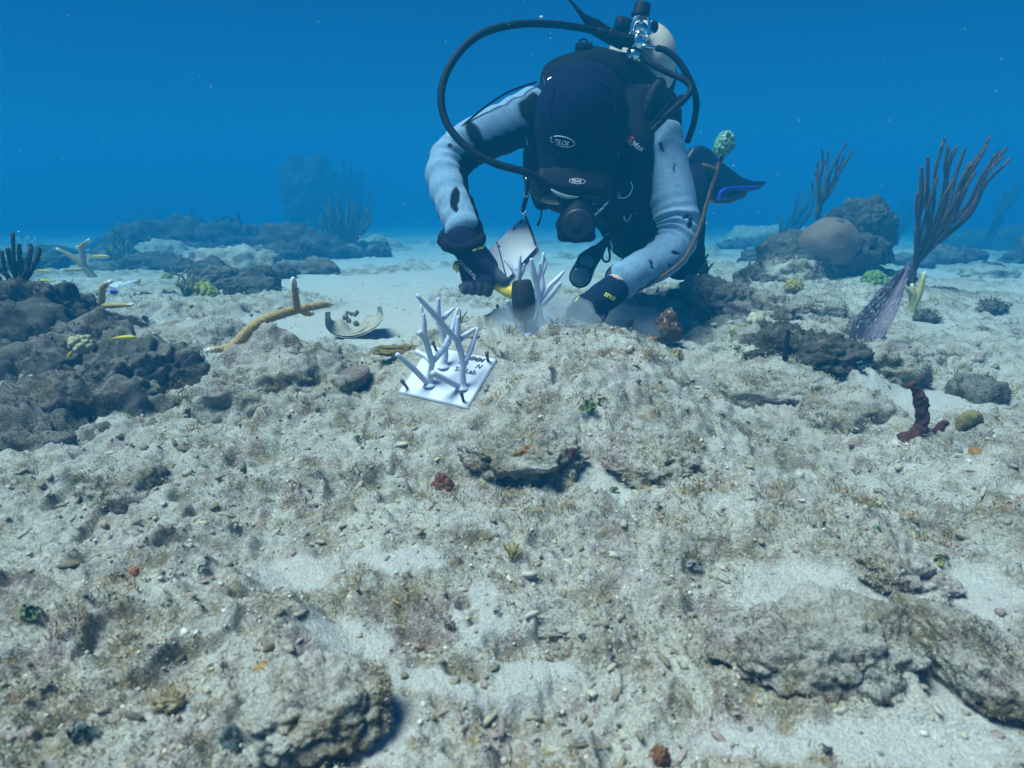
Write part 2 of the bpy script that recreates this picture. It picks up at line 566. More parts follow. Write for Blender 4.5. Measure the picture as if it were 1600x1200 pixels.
def reef_material(name, use_sand=True, dark=1.0, warm=0.0, dust=0.55):
    m, nt, b = nodes(name)
    n1 = noise(nt, 9, 6, 0.62, 0.4)
    n2 = noise(nt, 34, 6, 0.68, 0.3)
    n3 = noise(nt, 140, 5, 0.75)
    n4 = noise(nt, 420, 3, 0.75)
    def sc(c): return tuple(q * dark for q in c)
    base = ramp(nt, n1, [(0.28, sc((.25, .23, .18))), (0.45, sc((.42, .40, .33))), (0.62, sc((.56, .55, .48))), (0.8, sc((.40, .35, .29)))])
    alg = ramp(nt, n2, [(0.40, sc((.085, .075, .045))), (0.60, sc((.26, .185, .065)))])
    am = ramp(nt, noise(nt, 15, 6, 0.7, 0.6), [(0.46, 0.0), (0.58, 0.80)])
    c = mix(nt, am, base, alg)
    pk = ramp(nt, noise(nt, 12.5, 5, 0.6, 0.8), [(0.55, 0.0), (0.65, 0.6)])
    c = mix(nt, pk, c, sc((.34, .235, .25)))
    rd = ramp(nt, noise(nt, 7.7, 6, 0.65, 0.8), [(0.64, 0.0), (0.69, 0.75)])
    c = mix(nt, rd, c, sc((.27, .105, .035)))
    if dark < .9:                                 # coralline crusts break up the dark stone
        cr = ramp(nt, noise(nt, 21, 5, 0.65, 0.9), [(0.56, 0.0), (0.63, 0.75)])
        c = mix(nt, cr, c, ramp(nt, noise(nt, 6, 3, 0.6), [(0.40, (.30, .26, .20)), (0.50, (.26, .18, .18)), (0.60, (.20, .19, .11))]))
    # shade of small pits put into the colour, then pale crumbs
    hole = ramp(nt, n3, [(0.30, 0.12), (0.40, 1.0)])
    c = mix(nt, 0.55, c, hole, 'MULTIPLY')
    grain = ramp(nt, n4, [(0.30, 0.38), (0.48, 0.95), (0.68, 1.55)])
    c = mix(nt, 0.9, c, grain, 'MULTIPLY')
    crumbs = ramp(nt, noise(nt, 230, 4, 0.7), [(0.56, 0.0), (0.62, 0.85)])
    c = mix(nt, crumbs, c, sc((.60, .59, .52)))
    # sediment lies on what faces up
    geo = nn(nt, 'ShaderNodeNewGeometry')
    sep = nn(nt, 'ShaderNodeSeparateXYZ')
    nt.links.new(geo.outputs['Normal'], sep.inputs[0])
    up = ramp(nt, sep.outputs[2], [(0.55, 0.0), (0.97, dust)])
    dm = mix(nt, 1.0, up, ramp(nt, noise(nt, 24, 6, 0.7), [(0.38, 0.1), (0.60, 1.0)]), 'MULTIPLY')
    sandc = ramp(nt, n4, [(0.25, (.36, .36, .33)), (0.5, (.58, .58, .545)), (0.75, (.76, .76, .72))])
    sandc = mix(nt, ramp(nt, noise(nt, 600, 2, 0.6), [(0.27, 1.0), (0.33, 0.0)]), sandc, (.16, .15, .13))
    if use_sand:
        _, f = attr(nt, 'sand')
        clean = nn(nt, 'ShaderNodeMapRange')
        nt.links.new(f, clean.inputs['Value'])
        for k_, v_ in (('From Min', -1.0), ('From Max', -0.1), ('To Min', 0.08), ('To Max', 1.0)): clean.inputs[k_].default_value = v_
        dm = mix(nt, 1.0, dm, clean.outputs[0], 'MULTIPLY')
    c = mix(nt, dm, c, sandc)
    if use_sand:
        soft = nn(nt, 'ShaderNodeMath', operation='ADD')
        nt.links.new(f, soft.inputs[0])
        wob = nn(nt, 'ShaderNodeMath', operation='MULTIPLY_ADD')
        nt.links.new(n2, wob.inputs[0]); wob.inputs[1].default_value = 0.9; wob.inputs[2].default_value = -0.45
        nt.links.new(wob.outputs[0], soft.inputs[1])
        sm = ramp(nt, soft.outputs[0], [(0.30, 0.0), (0.90, 0.94)])
        c = mix(nt, sm, c, sandc)
    nt.links.new(c, b.inputs['Base Color'])
    b.inputs['Roughness'].default_value = 0.95
    b.inputs['Specular IOR Level'].default_value = 0.1
    hs = nn(nt, 'ShaderNodeMath', operation='MULTIPLY_ADD')
    nt.links.new(n3, hs.inputs[0]); hs.inputs[1].default_value = 1.3
    nt.links.new(n4, hs.inputs[2])
    bump(nt, b, hs.outputs[0], 1.0, 0.0045)
    return m
M_BED = reef_material('seabed_rock_and_sand', True, 1.0, dust=.72)
M_ROCK = reef_material('reef_rock', False, 0.95, dust=0.62)
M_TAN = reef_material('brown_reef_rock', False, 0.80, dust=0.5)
M_MID = reef_material('shaded_reef_rock', False, 0.38, dust=0.2)  # shade put into the colour, a darkened copy for the left ledge
M_DARK = reef_material('dark_reef_rock', False, 0.20, dust=0.09)  # dark stone, with the ledge's shade put into its colour too
bed = link('seabed', polar_sheet(), M_BED)
tag(bed, 'pale encrusted reef rock with pockets of white sand', 'seabed', kind='structure')
# ================================================================== boulders and lumps of dead reef
_ICO = {}
def ico(sub):
    if sub not in _ICO:
        bm = bmesh.new()
        bmesh.ops.create_icosphere(bm, subdivisions=sub, radius=1.0)
        V = np.array([v.co[:] for v in bm.verts]); F = np.array([[v.index for v in f.verts] for f in bm.faces])
        bm.free()
        _ICO[sub] = (V, F)
    return _ICO[sub]
def rock_mesh(c, r, seed, sub=5, turn=0.0, tilt=0.0, amp=0.32, sharp=1.6, name='rock', knobs=0.0):
    V, F = ico(sub)
    so = seed * 7.31
    ra = np.asarray(r, float)
    m_ = ra.prod() ** (1 / 3)
    k = 1 + amp * 1.3 * fbm3(V + so, sharp, 3, seed)
    if knobs:
        k = k + knobs * np.maximum(0, vn3(*(V * 4.2 + so).T, seed) - .45)
    N = V / ra; N = N / np.linalg.norm(N, axis=1)[:, None]
    V = V * k[:, None] * ra
    Q = V / m_ + so
    d = .62 * fbm3(Q, 2.6, 4, seed + 3, .58) + .30 * fbm3(Q, 9.0, 3, seed + 5, .62) - .16 * np.maximum(0, fbm3(Q, 6.0, 3, seed + 6) - .12)
    d = d - .55 * (np.maximum(0, .16 - np.abs(fbm3(Q, 2.2, 3, seed + 8))) / .16) ** 2 * .5          # clefts
    V = V + N * (amp * m_ * 0.95 * d)[:, None]
    R = np.array(Matrix.Rotation(turn, 3, 'Z') @ Matrix.Rotation(tilt, 3, 'Y'))
    return mesh_np(name, V @ R.T + np.asarray(c), F)
def boulder(label, u, v, r, seed, Y=None, mat=None, sub=5, turn=0.0, tilt=0.0, sink=0.25, amp=0.32, sharp=1.6, group=None, name='reef_rock', cat='rock', knobs=0.0):
    """u, v: pixel of the rock (its top when the distance Y is given, else where that line of sight meets the bed)"""
    if Y is None:
        g = G(u, v)
    else:
        g = P(u, v, Y)                            # v: pixel of the rock's top
        r = tuple(q * grow(Y) for q in r)
        g[2] -= r[2]
        sink = .3125
    c = g + np.array((0, 0, r[2] * (0.50 - sink * 1.6)))
    me = rock_mesh((0, 0, 0), r, seed, sub, turn, tilt, amp, sharp, name, knobs)
    o = link(name, me, mat or M_ROCK)
    o.location = [float(q) for q in c]
    if c[1] < 2.6: ROCKS.append(o)
    return tag(o, label, cat, group)
ROCKS = []
# --- reef in the left background
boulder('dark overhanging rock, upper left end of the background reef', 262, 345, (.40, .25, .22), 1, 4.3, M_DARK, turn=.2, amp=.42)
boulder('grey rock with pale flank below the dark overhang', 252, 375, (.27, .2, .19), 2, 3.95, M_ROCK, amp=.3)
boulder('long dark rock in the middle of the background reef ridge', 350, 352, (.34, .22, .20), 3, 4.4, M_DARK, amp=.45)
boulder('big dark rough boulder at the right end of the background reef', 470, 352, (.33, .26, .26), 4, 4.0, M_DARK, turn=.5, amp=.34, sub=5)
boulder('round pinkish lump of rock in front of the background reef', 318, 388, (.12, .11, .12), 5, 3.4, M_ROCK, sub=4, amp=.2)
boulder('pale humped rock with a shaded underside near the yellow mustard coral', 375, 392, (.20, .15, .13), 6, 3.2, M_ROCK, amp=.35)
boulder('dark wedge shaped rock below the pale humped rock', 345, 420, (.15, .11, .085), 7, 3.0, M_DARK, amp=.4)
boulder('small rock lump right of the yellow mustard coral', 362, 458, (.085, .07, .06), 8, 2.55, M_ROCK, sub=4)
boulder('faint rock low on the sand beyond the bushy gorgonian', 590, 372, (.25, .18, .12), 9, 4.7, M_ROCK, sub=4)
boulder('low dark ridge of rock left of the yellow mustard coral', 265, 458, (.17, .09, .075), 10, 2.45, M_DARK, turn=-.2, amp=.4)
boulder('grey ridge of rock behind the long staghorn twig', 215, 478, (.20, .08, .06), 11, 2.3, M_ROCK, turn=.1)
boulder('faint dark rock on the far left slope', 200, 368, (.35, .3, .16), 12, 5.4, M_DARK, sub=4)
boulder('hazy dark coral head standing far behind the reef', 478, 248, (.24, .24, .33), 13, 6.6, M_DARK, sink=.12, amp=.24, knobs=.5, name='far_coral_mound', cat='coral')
boulder('small hazy coral head low on the far horizon', 220, 318, (.22, .2, .36), 14, 8.0, M_DARK, sink=.2, sub=4, name='far_coral_mound', cat='coral')
# --- left ledge
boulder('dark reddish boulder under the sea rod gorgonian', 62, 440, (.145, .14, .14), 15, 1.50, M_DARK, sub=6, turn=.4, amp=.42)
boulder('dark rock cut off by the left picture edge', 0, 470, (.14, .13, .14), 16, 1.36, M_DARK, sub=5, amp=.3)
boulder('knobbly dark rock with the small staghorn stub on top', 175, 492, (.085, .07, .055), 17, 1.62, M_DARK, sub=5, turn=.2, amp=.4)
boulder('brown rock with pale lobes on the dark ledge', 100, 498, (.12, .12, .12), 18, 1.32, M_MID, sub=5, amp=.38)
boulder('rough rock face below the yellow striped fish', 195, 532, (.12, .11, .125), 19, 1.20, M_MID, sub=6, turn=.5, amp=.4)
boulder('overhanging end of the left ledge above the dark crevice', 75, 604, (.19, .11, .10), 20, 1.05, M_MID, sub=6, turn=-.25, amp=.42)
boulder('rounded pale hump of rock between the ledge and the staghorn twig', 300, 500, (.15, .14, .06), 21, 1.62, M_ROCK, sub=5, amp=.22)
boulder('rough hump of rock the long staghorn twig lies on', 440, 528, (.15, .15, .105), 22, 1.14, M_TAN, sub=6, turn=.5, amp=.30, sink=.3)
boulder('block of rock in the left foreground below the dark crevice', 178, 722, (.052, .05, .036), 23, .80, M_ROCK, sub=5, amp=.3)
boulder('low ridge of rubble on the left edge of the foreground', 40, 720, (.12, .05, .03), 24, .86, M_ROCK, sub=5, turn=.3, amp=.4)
# --- right side
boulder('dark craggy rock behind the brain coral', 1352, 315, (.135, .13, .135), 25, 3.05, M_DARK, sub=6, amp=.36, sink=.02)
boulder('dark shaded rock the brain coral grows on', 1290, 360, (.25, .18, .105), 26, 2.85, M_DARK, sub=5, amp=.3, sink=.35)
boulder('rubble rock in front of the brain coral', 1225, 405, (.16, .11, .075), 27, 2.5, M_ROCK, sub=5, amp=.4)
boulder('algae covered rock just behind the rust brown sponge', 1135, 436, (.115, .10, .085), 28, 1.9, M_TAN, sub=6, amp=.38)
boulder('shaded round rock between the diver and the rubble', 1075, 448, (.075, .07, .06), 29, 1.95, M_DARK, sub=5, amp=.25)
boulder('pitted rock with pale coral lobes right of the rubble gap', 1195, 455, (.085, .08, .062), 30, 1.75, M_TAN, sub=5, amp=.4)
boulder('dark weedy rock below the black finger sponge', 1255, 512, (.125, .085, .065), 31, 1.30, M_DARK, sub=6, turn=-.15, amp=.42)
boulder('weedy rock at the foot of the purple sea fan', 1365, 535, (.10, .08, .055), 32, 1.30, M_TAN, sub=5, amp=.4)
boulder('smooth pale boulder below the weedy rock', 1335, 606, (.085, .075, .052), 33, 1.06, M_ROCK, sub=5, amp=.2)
boulder('pale humped slab right of the tile platform', 1215, 565, (.12, .09, .042), 34, 1.20, M_ROCK, sub=5, amp=.25, turn=.3)
boulder('rust stained knobbly rock at the right edge', 1530, 690, (.085, .07, .042), 35, .90, M_TAN, sub=6, amp=.42)
boulder('broad algae tufted slab in the lower right corner', 1285, 1035, (.088, .050, .036), 36, None, M_TAN, sub=6, turn=-.08, amp=.36, sink=.12)
boulder('upright narrow slab leaning in the lower right corner', 1500, 1045, (.030, .066, .036), 37, None, M_TAN, sub=6, turn=.28, amp=.28, sink=.2)
boulder('knobbly lump of rock on the sand above the corner slab', 1385, 900, (.034, .026, .018), 38, None, M_ROCK, sub=5, amp=.42)
boulder('small lump of rock beside the upright corner slab', 1450, 925, (.040, .02, .015), 39, None, M_ROCK, sub=5, amp=.42)
boulder('rounded end of rock beside the sand in the lower left', 480, 1100, (.062, .045, .030), 40, None, M_ROCK, sub=6, amp=.34)
boulder('front lip of the tile platform above the sand hollow', 825, 705, (.085, .06, .035), 41, None, M_ROCK, sub=6, sink=.42, amp=.34, turn=-.15)
boulder('ridge of encrusted rock right of the sand hollow', 1010, 715, (.070, .075, .032), 42, None, M_ROCK, sub=6, sink=.42, amp=.36, turn=.5)
boulder('cream rubble slab in the middle of the foreground', 870, 985, (.030, .02, .013), 43, None, M_ROCK, sub=5, amp=.4)
boulder('rubble rock low in the right background', 1545, 412, (.12, .1, .05), 44, 3.2, M_ROCK, sub=4)
boulder('hazy dark rock at the far right edge of the slope', 1590, 352, (.5, .4, .22), 45, 5.5, M_DARK, sub=4)
boulder('hazy mound on the far slope left of the slender sea rods', 1210, 352, (.4, .3, .16), 46, 5.2, M_ROCK, sub=4)

boulder('broad dark rock wall below the leafy clump on the left ledge', 30, 560, (.24, .17, .15), 47, 1.18, M_DARK, sub=6, amp=.5)
boulder('dark knobbly rock between the ledge boulders', 125, 570, (.12, .10, .10), 48, 1.22, M_DARK, sub=5, amp=.4)
boulder('dark broken rock edge beside the dark crevice', 232, 628, (.05, .05, .04), 49, 1.12, M_DARK, sub=5, amp=.4)
boulder('flat grey rock at the left picture edge below the ledge', -10, 650, (.15, .09, .07), 50, .96, M_MID, sub=5, amp=.4)
# --- loose rocks of the hazy slope behind: nothing tells one from another
_rg = random.Random(12)
for k in range(88):
    if k < 36 or k >= 64: u, Y = _rg.uniform(150, 600), _rg.uniform(2.5, 4.9)
    elif k < 42: u, Y = _rg.uniform(0, 200), _rg.uniform(2.6, 4.6)
    else: u, Y = _rg.uniform(1100, 1640), _rg.uniform(2.4, 5.0)
    if 500 < u < 640 and Y < 4: Y = _rg.uniform(4, 5)
    if u < 260 and Y < 3.2: Y += .8
    if u > 1400 and Y < 3.2: Y += .9
    g = P(u, 400, Y); g[2] = height(g[0], g[1])
    sz = _rg.uniform(.04, .085) * grow(Y) * (1.5 if _rg.random() < .2 and Y > 3.4 else 1)
    me = rock_mesh((0, 0, 0), (sz * _rg.uniform(.9, 1.7), sz, sz * _rg.uniform(.5, .95)), 60 + k, 5 if Y < 2.9 else 4, _rg.uniform(-1, 1), 0, _rg.uniform(.3, .45), 1.6, 'reef_rubble_rock')
    o = link('reef_rubble_rock', me, (M_DARK, M_MID)[_rg.choice((0, 0, 1))])
    o.location = (float(g[0]), float(g[1]), float(g[2] + sz * .1))
    tag(o, 'low rubble rock scattered on the hazy slope behind', 'rock', 'rubble rocks on the slope behind')

for k in range(16):
    u, Y = _rg.uniform(1090, 1560), _rg.uniform(1.15, 2.3)
    g = P(u, 500, Y); g[2] = height(g[0], g[1])
    sz = _rg.uniform(.022, .05)
    me = rock_mesh((0, 0, 0), (sz * _rg.uniform(.9, 1.7), sz, sz * _rg.uniform(.5, .8)), 160 + k, 4, _rg.uniform(-1, 1), 0, _rg.uniform(.3, .45), 1.6, 'rubble_stone')
    o = link('rubble_stone', me, (M_TAN, M_ROCK, M_MID)[_rg.choice((0, 0, 1, 2))])
    o.location = (float(g[0]), float(g[1]), float(g[2] + sz * .05))
    ROCKS.append(o)
    tag(o, 'small rubble rock among the sponges and corals at right', 'rock', 'small rubble rocks at right')
# ================================================================== corals, sponges, gorgonians, fish
RNG = random.Random(7)
def V3(*a): return np.array(a, float)
M_CORAL = painted('living_coral', 0.7, 0.18, 200, 0.0006, 900)
M_GORG = painted('gorgonian_skin', 0.9, 0.30, 260, 0.0012, 700)
M_SPONGE = painted('sponge_skin', 0.85, 0.40, 130, 0.0025, 420)
M_LEAF = painted('algae_leaf', 0.6, 0.30, 160, 0.0003, 600)
M_FISH = painted('fish_skin', 0.4, 0.12, 300, 0, 500, 0.5)
M_TILE = plain('white_printed_plastic', (.50, .55, .66), 0.45, 0, .05, 40, 0.0002, 0.45, 500)
M_NAIL = plain('dark_nail_steel', (.045, .05, .055), 0.5, 0.3, .4, 200, 0.0005)
M_INK = plain('dark_cutout', (.03, .04, .06), 0.8, 0, .2)

def branch_coral(name, label, cat, branches, tip=(.80, .80, .74), body=(.43, .27, .085), bump_n=220, r_b=0.0016, group=None, ground=None, white=0.10):
    """branches: lists of (u, v, Y, radius); polyp bumps all over, white growing tips"""
    root = ground if ground is not None else P(*branches[0][0][:3])
    t = thing(name, label, cat, root, group)
    for br in branches:
        pts = np.array([P(u, v, Y) for (u, v, Y, r) in br]); rad = np.array([q[3] * grow(q[2]) for q in br])
        mb = MB()
        L = np.linalg.norm(np.diff(pts, axis=0), axis=1).sum()
        def cc(sp, L=L):
            k = sst(1 - min(.5, white * .25 / max(L, .02)), 1.0, sp)[:, None]
            return np.array(body) * (1 - k) + np.array(tip) * k
        mb.tube(pts, rad, 12, cc, 8)
        n0 = len(pts)
        path = catmull(pts, 8); rr = np.interp(np.linspace(0, n0 - 1, len(path)), np.arange(n0), rad)
        T, N, B = frames(path)
        n = int(bump_n * L / 0.15)
        for k in range(n):
            s_ = RNG.random() * 0.97
            i = min(int(s_ * (len(path) - 1)), len(path) - 2)
            f = s_ * (len(path) - 1) - i
            c = path[i] * (1 - f) + path[i + 1] * f
            a = RNG.random() * 6.283
            d = N[i] * math.cos(a) + B[i] * math.sin(a)
            o = c + d * rr[i] * 0.92
            h = r_b * RNG.uniform(0.7, 1.4)
            ax = d * 0.85 + T[i] * 0.5
            s1 = np.cross(ax, T[i]); s1 /= np.linalg.norm(s1) + 1e-9
            s2 = np.cross(s1, ax)
            w_ = h * 0.55
            Vb = [o + s1 * w_, o + s2 * w_, o - s1 * w_, o - s2 * w_, o + ax * h * 1.1 + s1 * w_ * .35, o + ax * h * 1.1 - s1 * w_ * .35]
            kk = float(sst(1 - min(.5, white * .25 / max(L, .02)), 1.0, np.array([s_]))[0])
            cb = np.array(body) * 1.25 * (1 - kk) + np.array(tip) * kk
            ct = np.clip(np.array(body) * 1.35 + .06, 0, .8) * (1 - kk) + np.array(tip) * kk
            mb.add(Vb, [(0, 1, 4), (1, 2, 5), (2, 3, 5), (3, 0, 4), (1, 5, 4), (3, 4, 5)], np.array([cb] * 4 + [ct] * 2))
        mb.build('branch', M_CORAL, t)
    return t
# the long tan staghorn twig
branch_coral('staghorn_coral', 'long tan staghorn coral twig with white tips lying over the rough hump', 'coral', [
    [(352, 556, 1.16, .0075), (372, 533, 1.18, .0085), (402, 506, 1.20, .0095), (440, 490, 1.22, .0085), (470, 483, 1.25, .0075), (500, 477, 1.27, .0065), (520, 476, 1.29, .0025)],
    [(464, 485, 1.235, .0062), (461, 460, 1.22, .0058), (458, 434, 1.20, .0028)],
    [(364, 543, 1.17, .0065), (343, 546, 1.16, .0055), (319, 548, 1.15, .0025)],
    [(362, 540, 1.17, .007), (355, 552, 1.14, .006), (351, 566, 1.12, .003)],
    [(470, 484, 1.25, .0055), (480, 490, 1.29, .004), (489, 489, 1.31, .003)]], bump_n=620, r_b=.0021, body=(.36, .25, .10))
branch_coral('staghorn_coral', 'small upright staghorn stub with one arm pointing right, on the left ledge', 'coral', [
    [(155, 496, 1.62, .0095), (158, 470, 1.62, .009), (161, 448, 1.62, .008), (175, 439, 1.62, .004)],
    [(158, 478, 1.62, .007), (185, 477, 1.60, .006), (208, 476, 1.58, .003)]], bump_n=120, r_b=.002, body=(.42, .33, .12))
branch_coral('staghorn_coral', 'hazy forked staghorn coral among the fish on the left slope', 'coral', [
    [(150, 437, 3.0, .016), (118, 405, 3.0, .014), (88, 388, 3.0, .005)],
    [(131, 420, 3.0, .014), (129, 395, 3.0, .013), (128, 385, 3.0, .012), (140, 374, 3.0, .005)],
    [(128, 389, 3.0, .009), (119, 385, 3.0, .005)]], bump_n=40, r_b=.003, body=(.33, .25, .11))
branch_coral('staghorn_coral', 'hazy flat staghorn twig lying near the left slope fish', 'coral', [
    [(130, 421, 2.8, .008), (112, 421.5, 2.8, .008), (95, 422, 2.8, .004)]], bump_n=40, r_b=.003, body=(.40, .33, .16))
branch_coral('staghorn_coral', 'pale yellow staghorn coral with stubby arms behind the purple sea fan', 'coral', [
    [(1418, 508, 1.95, .012), (1426, 480, 1.95, .0115), (1437, 455, 1.95, .010), (1445, 425, 1.95, .004)],
    [(1425, 486, 1.95, .010), (1426, 460, 1.95, .010), (1425, 444, 1.95, .005)],
    [(1426, 462, 1.95, .008), (1412, 446, 1.94, .004)]], bump_n=40, r_b=.0022, body=(.46, .42, .17), tip=(.7, .68, .45))
branch_coral('staghorn_coral', 'tiny staghorn sprigs standing in the sand beside the finger sponges', 'coral', [
    [(1400, 568, 1.45, .003), (1408, 556, 1.45, .003), (1416, 545, 1.45, .0015)],
    [(1402, 566, 1.45, .0025), (1410, 560, 1.45, .002), (1414, 556, 1.45, .001)]], bump_n=30, r_b=.0012, body=(.35, .32, .14))
branch_coral('coral_twig', 'thin dead twig standing behind the front coral tile', 'twig', [
    [(722, 515, 1.33, .0022), (720, 500, 1.33, .002), (719, 484, 1.33, .0012)],
    [(720, 500, 1.33, .0018), (726, 492, 1.33, .0016), (730, 486, 1.33, .001)]], bump_n=20, r_b=.0006, body=(.18, .15, .08), tip=(.2, .17, .1))

# --- yellow mustard coral: a dome of lobes
def lobed(name, label, cat, u, v, Y, r, col, n=60, knob=.18, seed=1, mat=None, flat=0.9, group=None):
    rg = random.Random(seed)
    c = P(u, v, Y); r = r * grow(Y)
    if Y > 2: c[2] = min(c[2], height(c[0], c[1]) + r * .5)
    t = thing(name, label, cat, (c[0], c[1], c[2] - r * .7), group)
    mb = MB()
    mb.ball(c, (r * .9, r * .9, r * .9 * flat), 20, col)
    for k in range(n):
        z = 1 - 1.25 * (k + .5) / n; a = k * 2.39996 + rg.uniform(-.2, .2)
        q = math.sqrt(max(0, 1 - z * z))
        d = V3(q * math.cos(a), q * math.sin(a), z * flat)
        s_ = r * knob * rg.uniform(.75, 1.3)
        f = rg.uniform(.8, 1.2)
        mb.ball(c + d * r * rg.uniform(.84, .96), (s_, s_, s_), 10, tuple(min(.9, q_ * f) for q_ in col))
    mb.build('lobes', mat or M_CORAL, t)
    return t
lobed('mustard_coral', 'bright yellow green knobbly coral dome on the left slope', 'coral', 316, 466, 2.35, .062, (.30, .29, .045), 110, .16, 3)
lobed('mustard_coral', 'small yellow coral clump left of the green clump by the brain coral', 'coral', 1240, 449, 2.2, .028, (.30, .24, .07), 40, .26, 4)
lobed('mustard_coral', 'green coral clump right below the brain coral', 'coral', 1368, 430, 2.45, .040, (.13, .22, .06), 55, .26, 5)
lobed('mustard_coral', 'faint yellow lump on the left slope behind the fish', 'coral', 259, 422, 2.9, .022, (.33, .30, .08), 20, .3, 6)
lobed('lobe_coral', 'cluster of pale cream lobes on the dark left ledge', 'coral', 128, 540, 1.24, .020, (.38, .35, .20), 16, .36, 7)
lobed('lobe_coral', 'pale cream lobed coral on the hump below the staghorn twig', 'coral', 418, 620, 1.055, .017, (.52, .53, .40), 6, .45, 8)
lobed('lobe_coral', 'pale beige lobed coral on the pitted rock at right', 'coral', 1183, 503, 1.55, .020, (.44, .40, .28), 7, .55, 9)
lobed('lobe_coral', 'dull green lobes below the pale beige lobed coral', 'coral', 1150, 520, 1.50, .014, (.36, .36, .14), 14, .4, 10)
lobed('lobe_coral', 'small olive lobes under the red brown finger sponge', 'coral', 1458, 686, 1.0, .018, (.30, .27, .11), 14, .4, 11)

# --- brain coral
def brain():
    c = P(1296, 382, 2.80)
    V, F = ico(6)
    n = fbm3(V + 5, 1.2, 2, 3)
    k = 1 + .13 * n
    hole = np.exp(-((V[:, 0] - .1) ** 2 + (V[:, 1] + .45) ** 2 + (V[:, 2] - .88) ** 2) / .018)
    groove = np.abs(np.sin(26 * (fbm3(V, 2.0, 2, 9) + .25 * V[:, 0])))
    V2 = V * (k - .10 * hole + .006 * groove)[:, None] * np.array((.118, .118, .108)) * grow(2.80)
    col = np.tile(np.array((.185, .125, .09)), (len(V), 1)) * (.8 + .3 * groove[:, None])
    col = np.where(hole[:, None] > .35, np.array((.06, .06, .045)), col)
    me = mesh_np('brain_coral', V2, F, True, col)
    o = link('brain_coral', me, M_CORAL)
    o.location = [float(q) for q in c]
    tag(o, 'smooth brown brain coral dome with a pit on top, under the slender sea rods', 'coral')
brain()

# --- gorgonians
def gorgonian(name, label, base, stems, col, tipcol=None, fuzz=1.0, cat='gorgonian', r0=.006, seg=6, hair=26, seed=5, group=None):
    """stems: list of point lists (world); every stem is a fuzzy rod"""
    rg = random.Random(seed)
    t = thing(name, label, cat, base, group)
    for st, ra in stems:
        st = np.asarray(st, float)
        mb = MB()
        k0 = rg.uniform(.8, 1.2)
        cc = tuple(min(.9, c * k0) for c in col)
        mb.tube(st, np.asarray(ra), seg, cc, 5, True, None, float(np.mean(ra)) * .35, rg.randrange(99))
        path = catmull(st, 5); rr = np.interp(np.linspace(0, 1, len(path)), np.linspace(0, 1, len(ra)), ra)
        T, N, B = frames(path)
        L = np.linalg.norm(np.diff(path, axis=0), axis=1).sum()
        for q in range(int(hair * L / .1)):
            i = rg.randrange(1, len(path)); f = rg.random()
            c = path[i] * f + path[i - 1] * (1 - f)
            a = rg.random() * 6.283
            d = N[i] * math.cos(a) + B[i] * math.sin(a) + T[i] * rg.uniform(-.1, .6)
            h = rr[i] * rg.uniform(.5, 1.1) * fuzz
            o = c + d * rr[i] * .8
            s1 = np.cross(d, T[i]) * rr[i] * .32
            s2 = T[i] * rr[i] * .32
            tc = tipcol or tuple(min(.9, x * 1.5) for x in cc)
            mb.add([o + s1, o - s1, o + d * h, o + s2, o - s2], [(0, 1, 2), (3, 4, 2)], np.array([cc, cc, tc, cc, cc]))
        mb.build('branch', M_GORG, t)
    return t
def px_stem(pts, Y, jy=0.0, rg=RNG):
    return [P(u, v, Y + (rg.uniform(-jy, jy) if i else 0)) for i, (u, v) in enumerate(pts)]
# dark sea rod at the left edge
st = []
Yg = 1.52
for pts, r in [([(28, 445), (26, 425), (21, 400), (20, 364)], .0042), ([(27, 440), (16, 412), (12, 388)], .0045), ([(28, 442), (30, 415), (30, 382)], .0045),
               ([(28, 446), (40, 426), (46, 405), (48, 383)], .0045), ([(30, 446), (44, 432), (56, 410), (62, 388)], .0048), ([(30, 440), (34, 420), (35, 404)], .004),
               ([(33, 437), (42, 422), (44, 403)], .004), ([(20, 444), (8, 425), (2, 392)], .0045), ([(22, 500), (24, 470), (28, 445)], .0065),
               ([(18, 500), (4, 470), (-8, 430), (-12, 400)], .005), ([(14, 478), (2, 455), (-2, 432)], .0045), ([(20, 448), (12, 432), (-4, 420)], .0045)]:
    st.append((px_stem(pts, Yg, .02), [r * 1.15] + [r] * (len(pts) - 1)))
gorgonian('sea_rod', 'dark upright sea rod gorgonian on the boulder at the left edge', P(22, 500, Yg), st, (.055, .055, .042), (.16, .16, .11), hair=170, fuzz=.8)
st = [(px_stem(p, 1.44, .01), [.0045] * len(p)) for p in ([(14, 500), (8, 478), (0, 455)], [(20, 490), (24, 470), (16, 450)], [(8, 500), (-6, 480), (-16, 452)])]
gorgonian('sea_rod', 'low green sea rod stumps at the foot of the dark sea rod', P(12, 505, 1.44), st, (.10, .14, .07), (.3, .36, .2), hair=130, fuzz=.8)
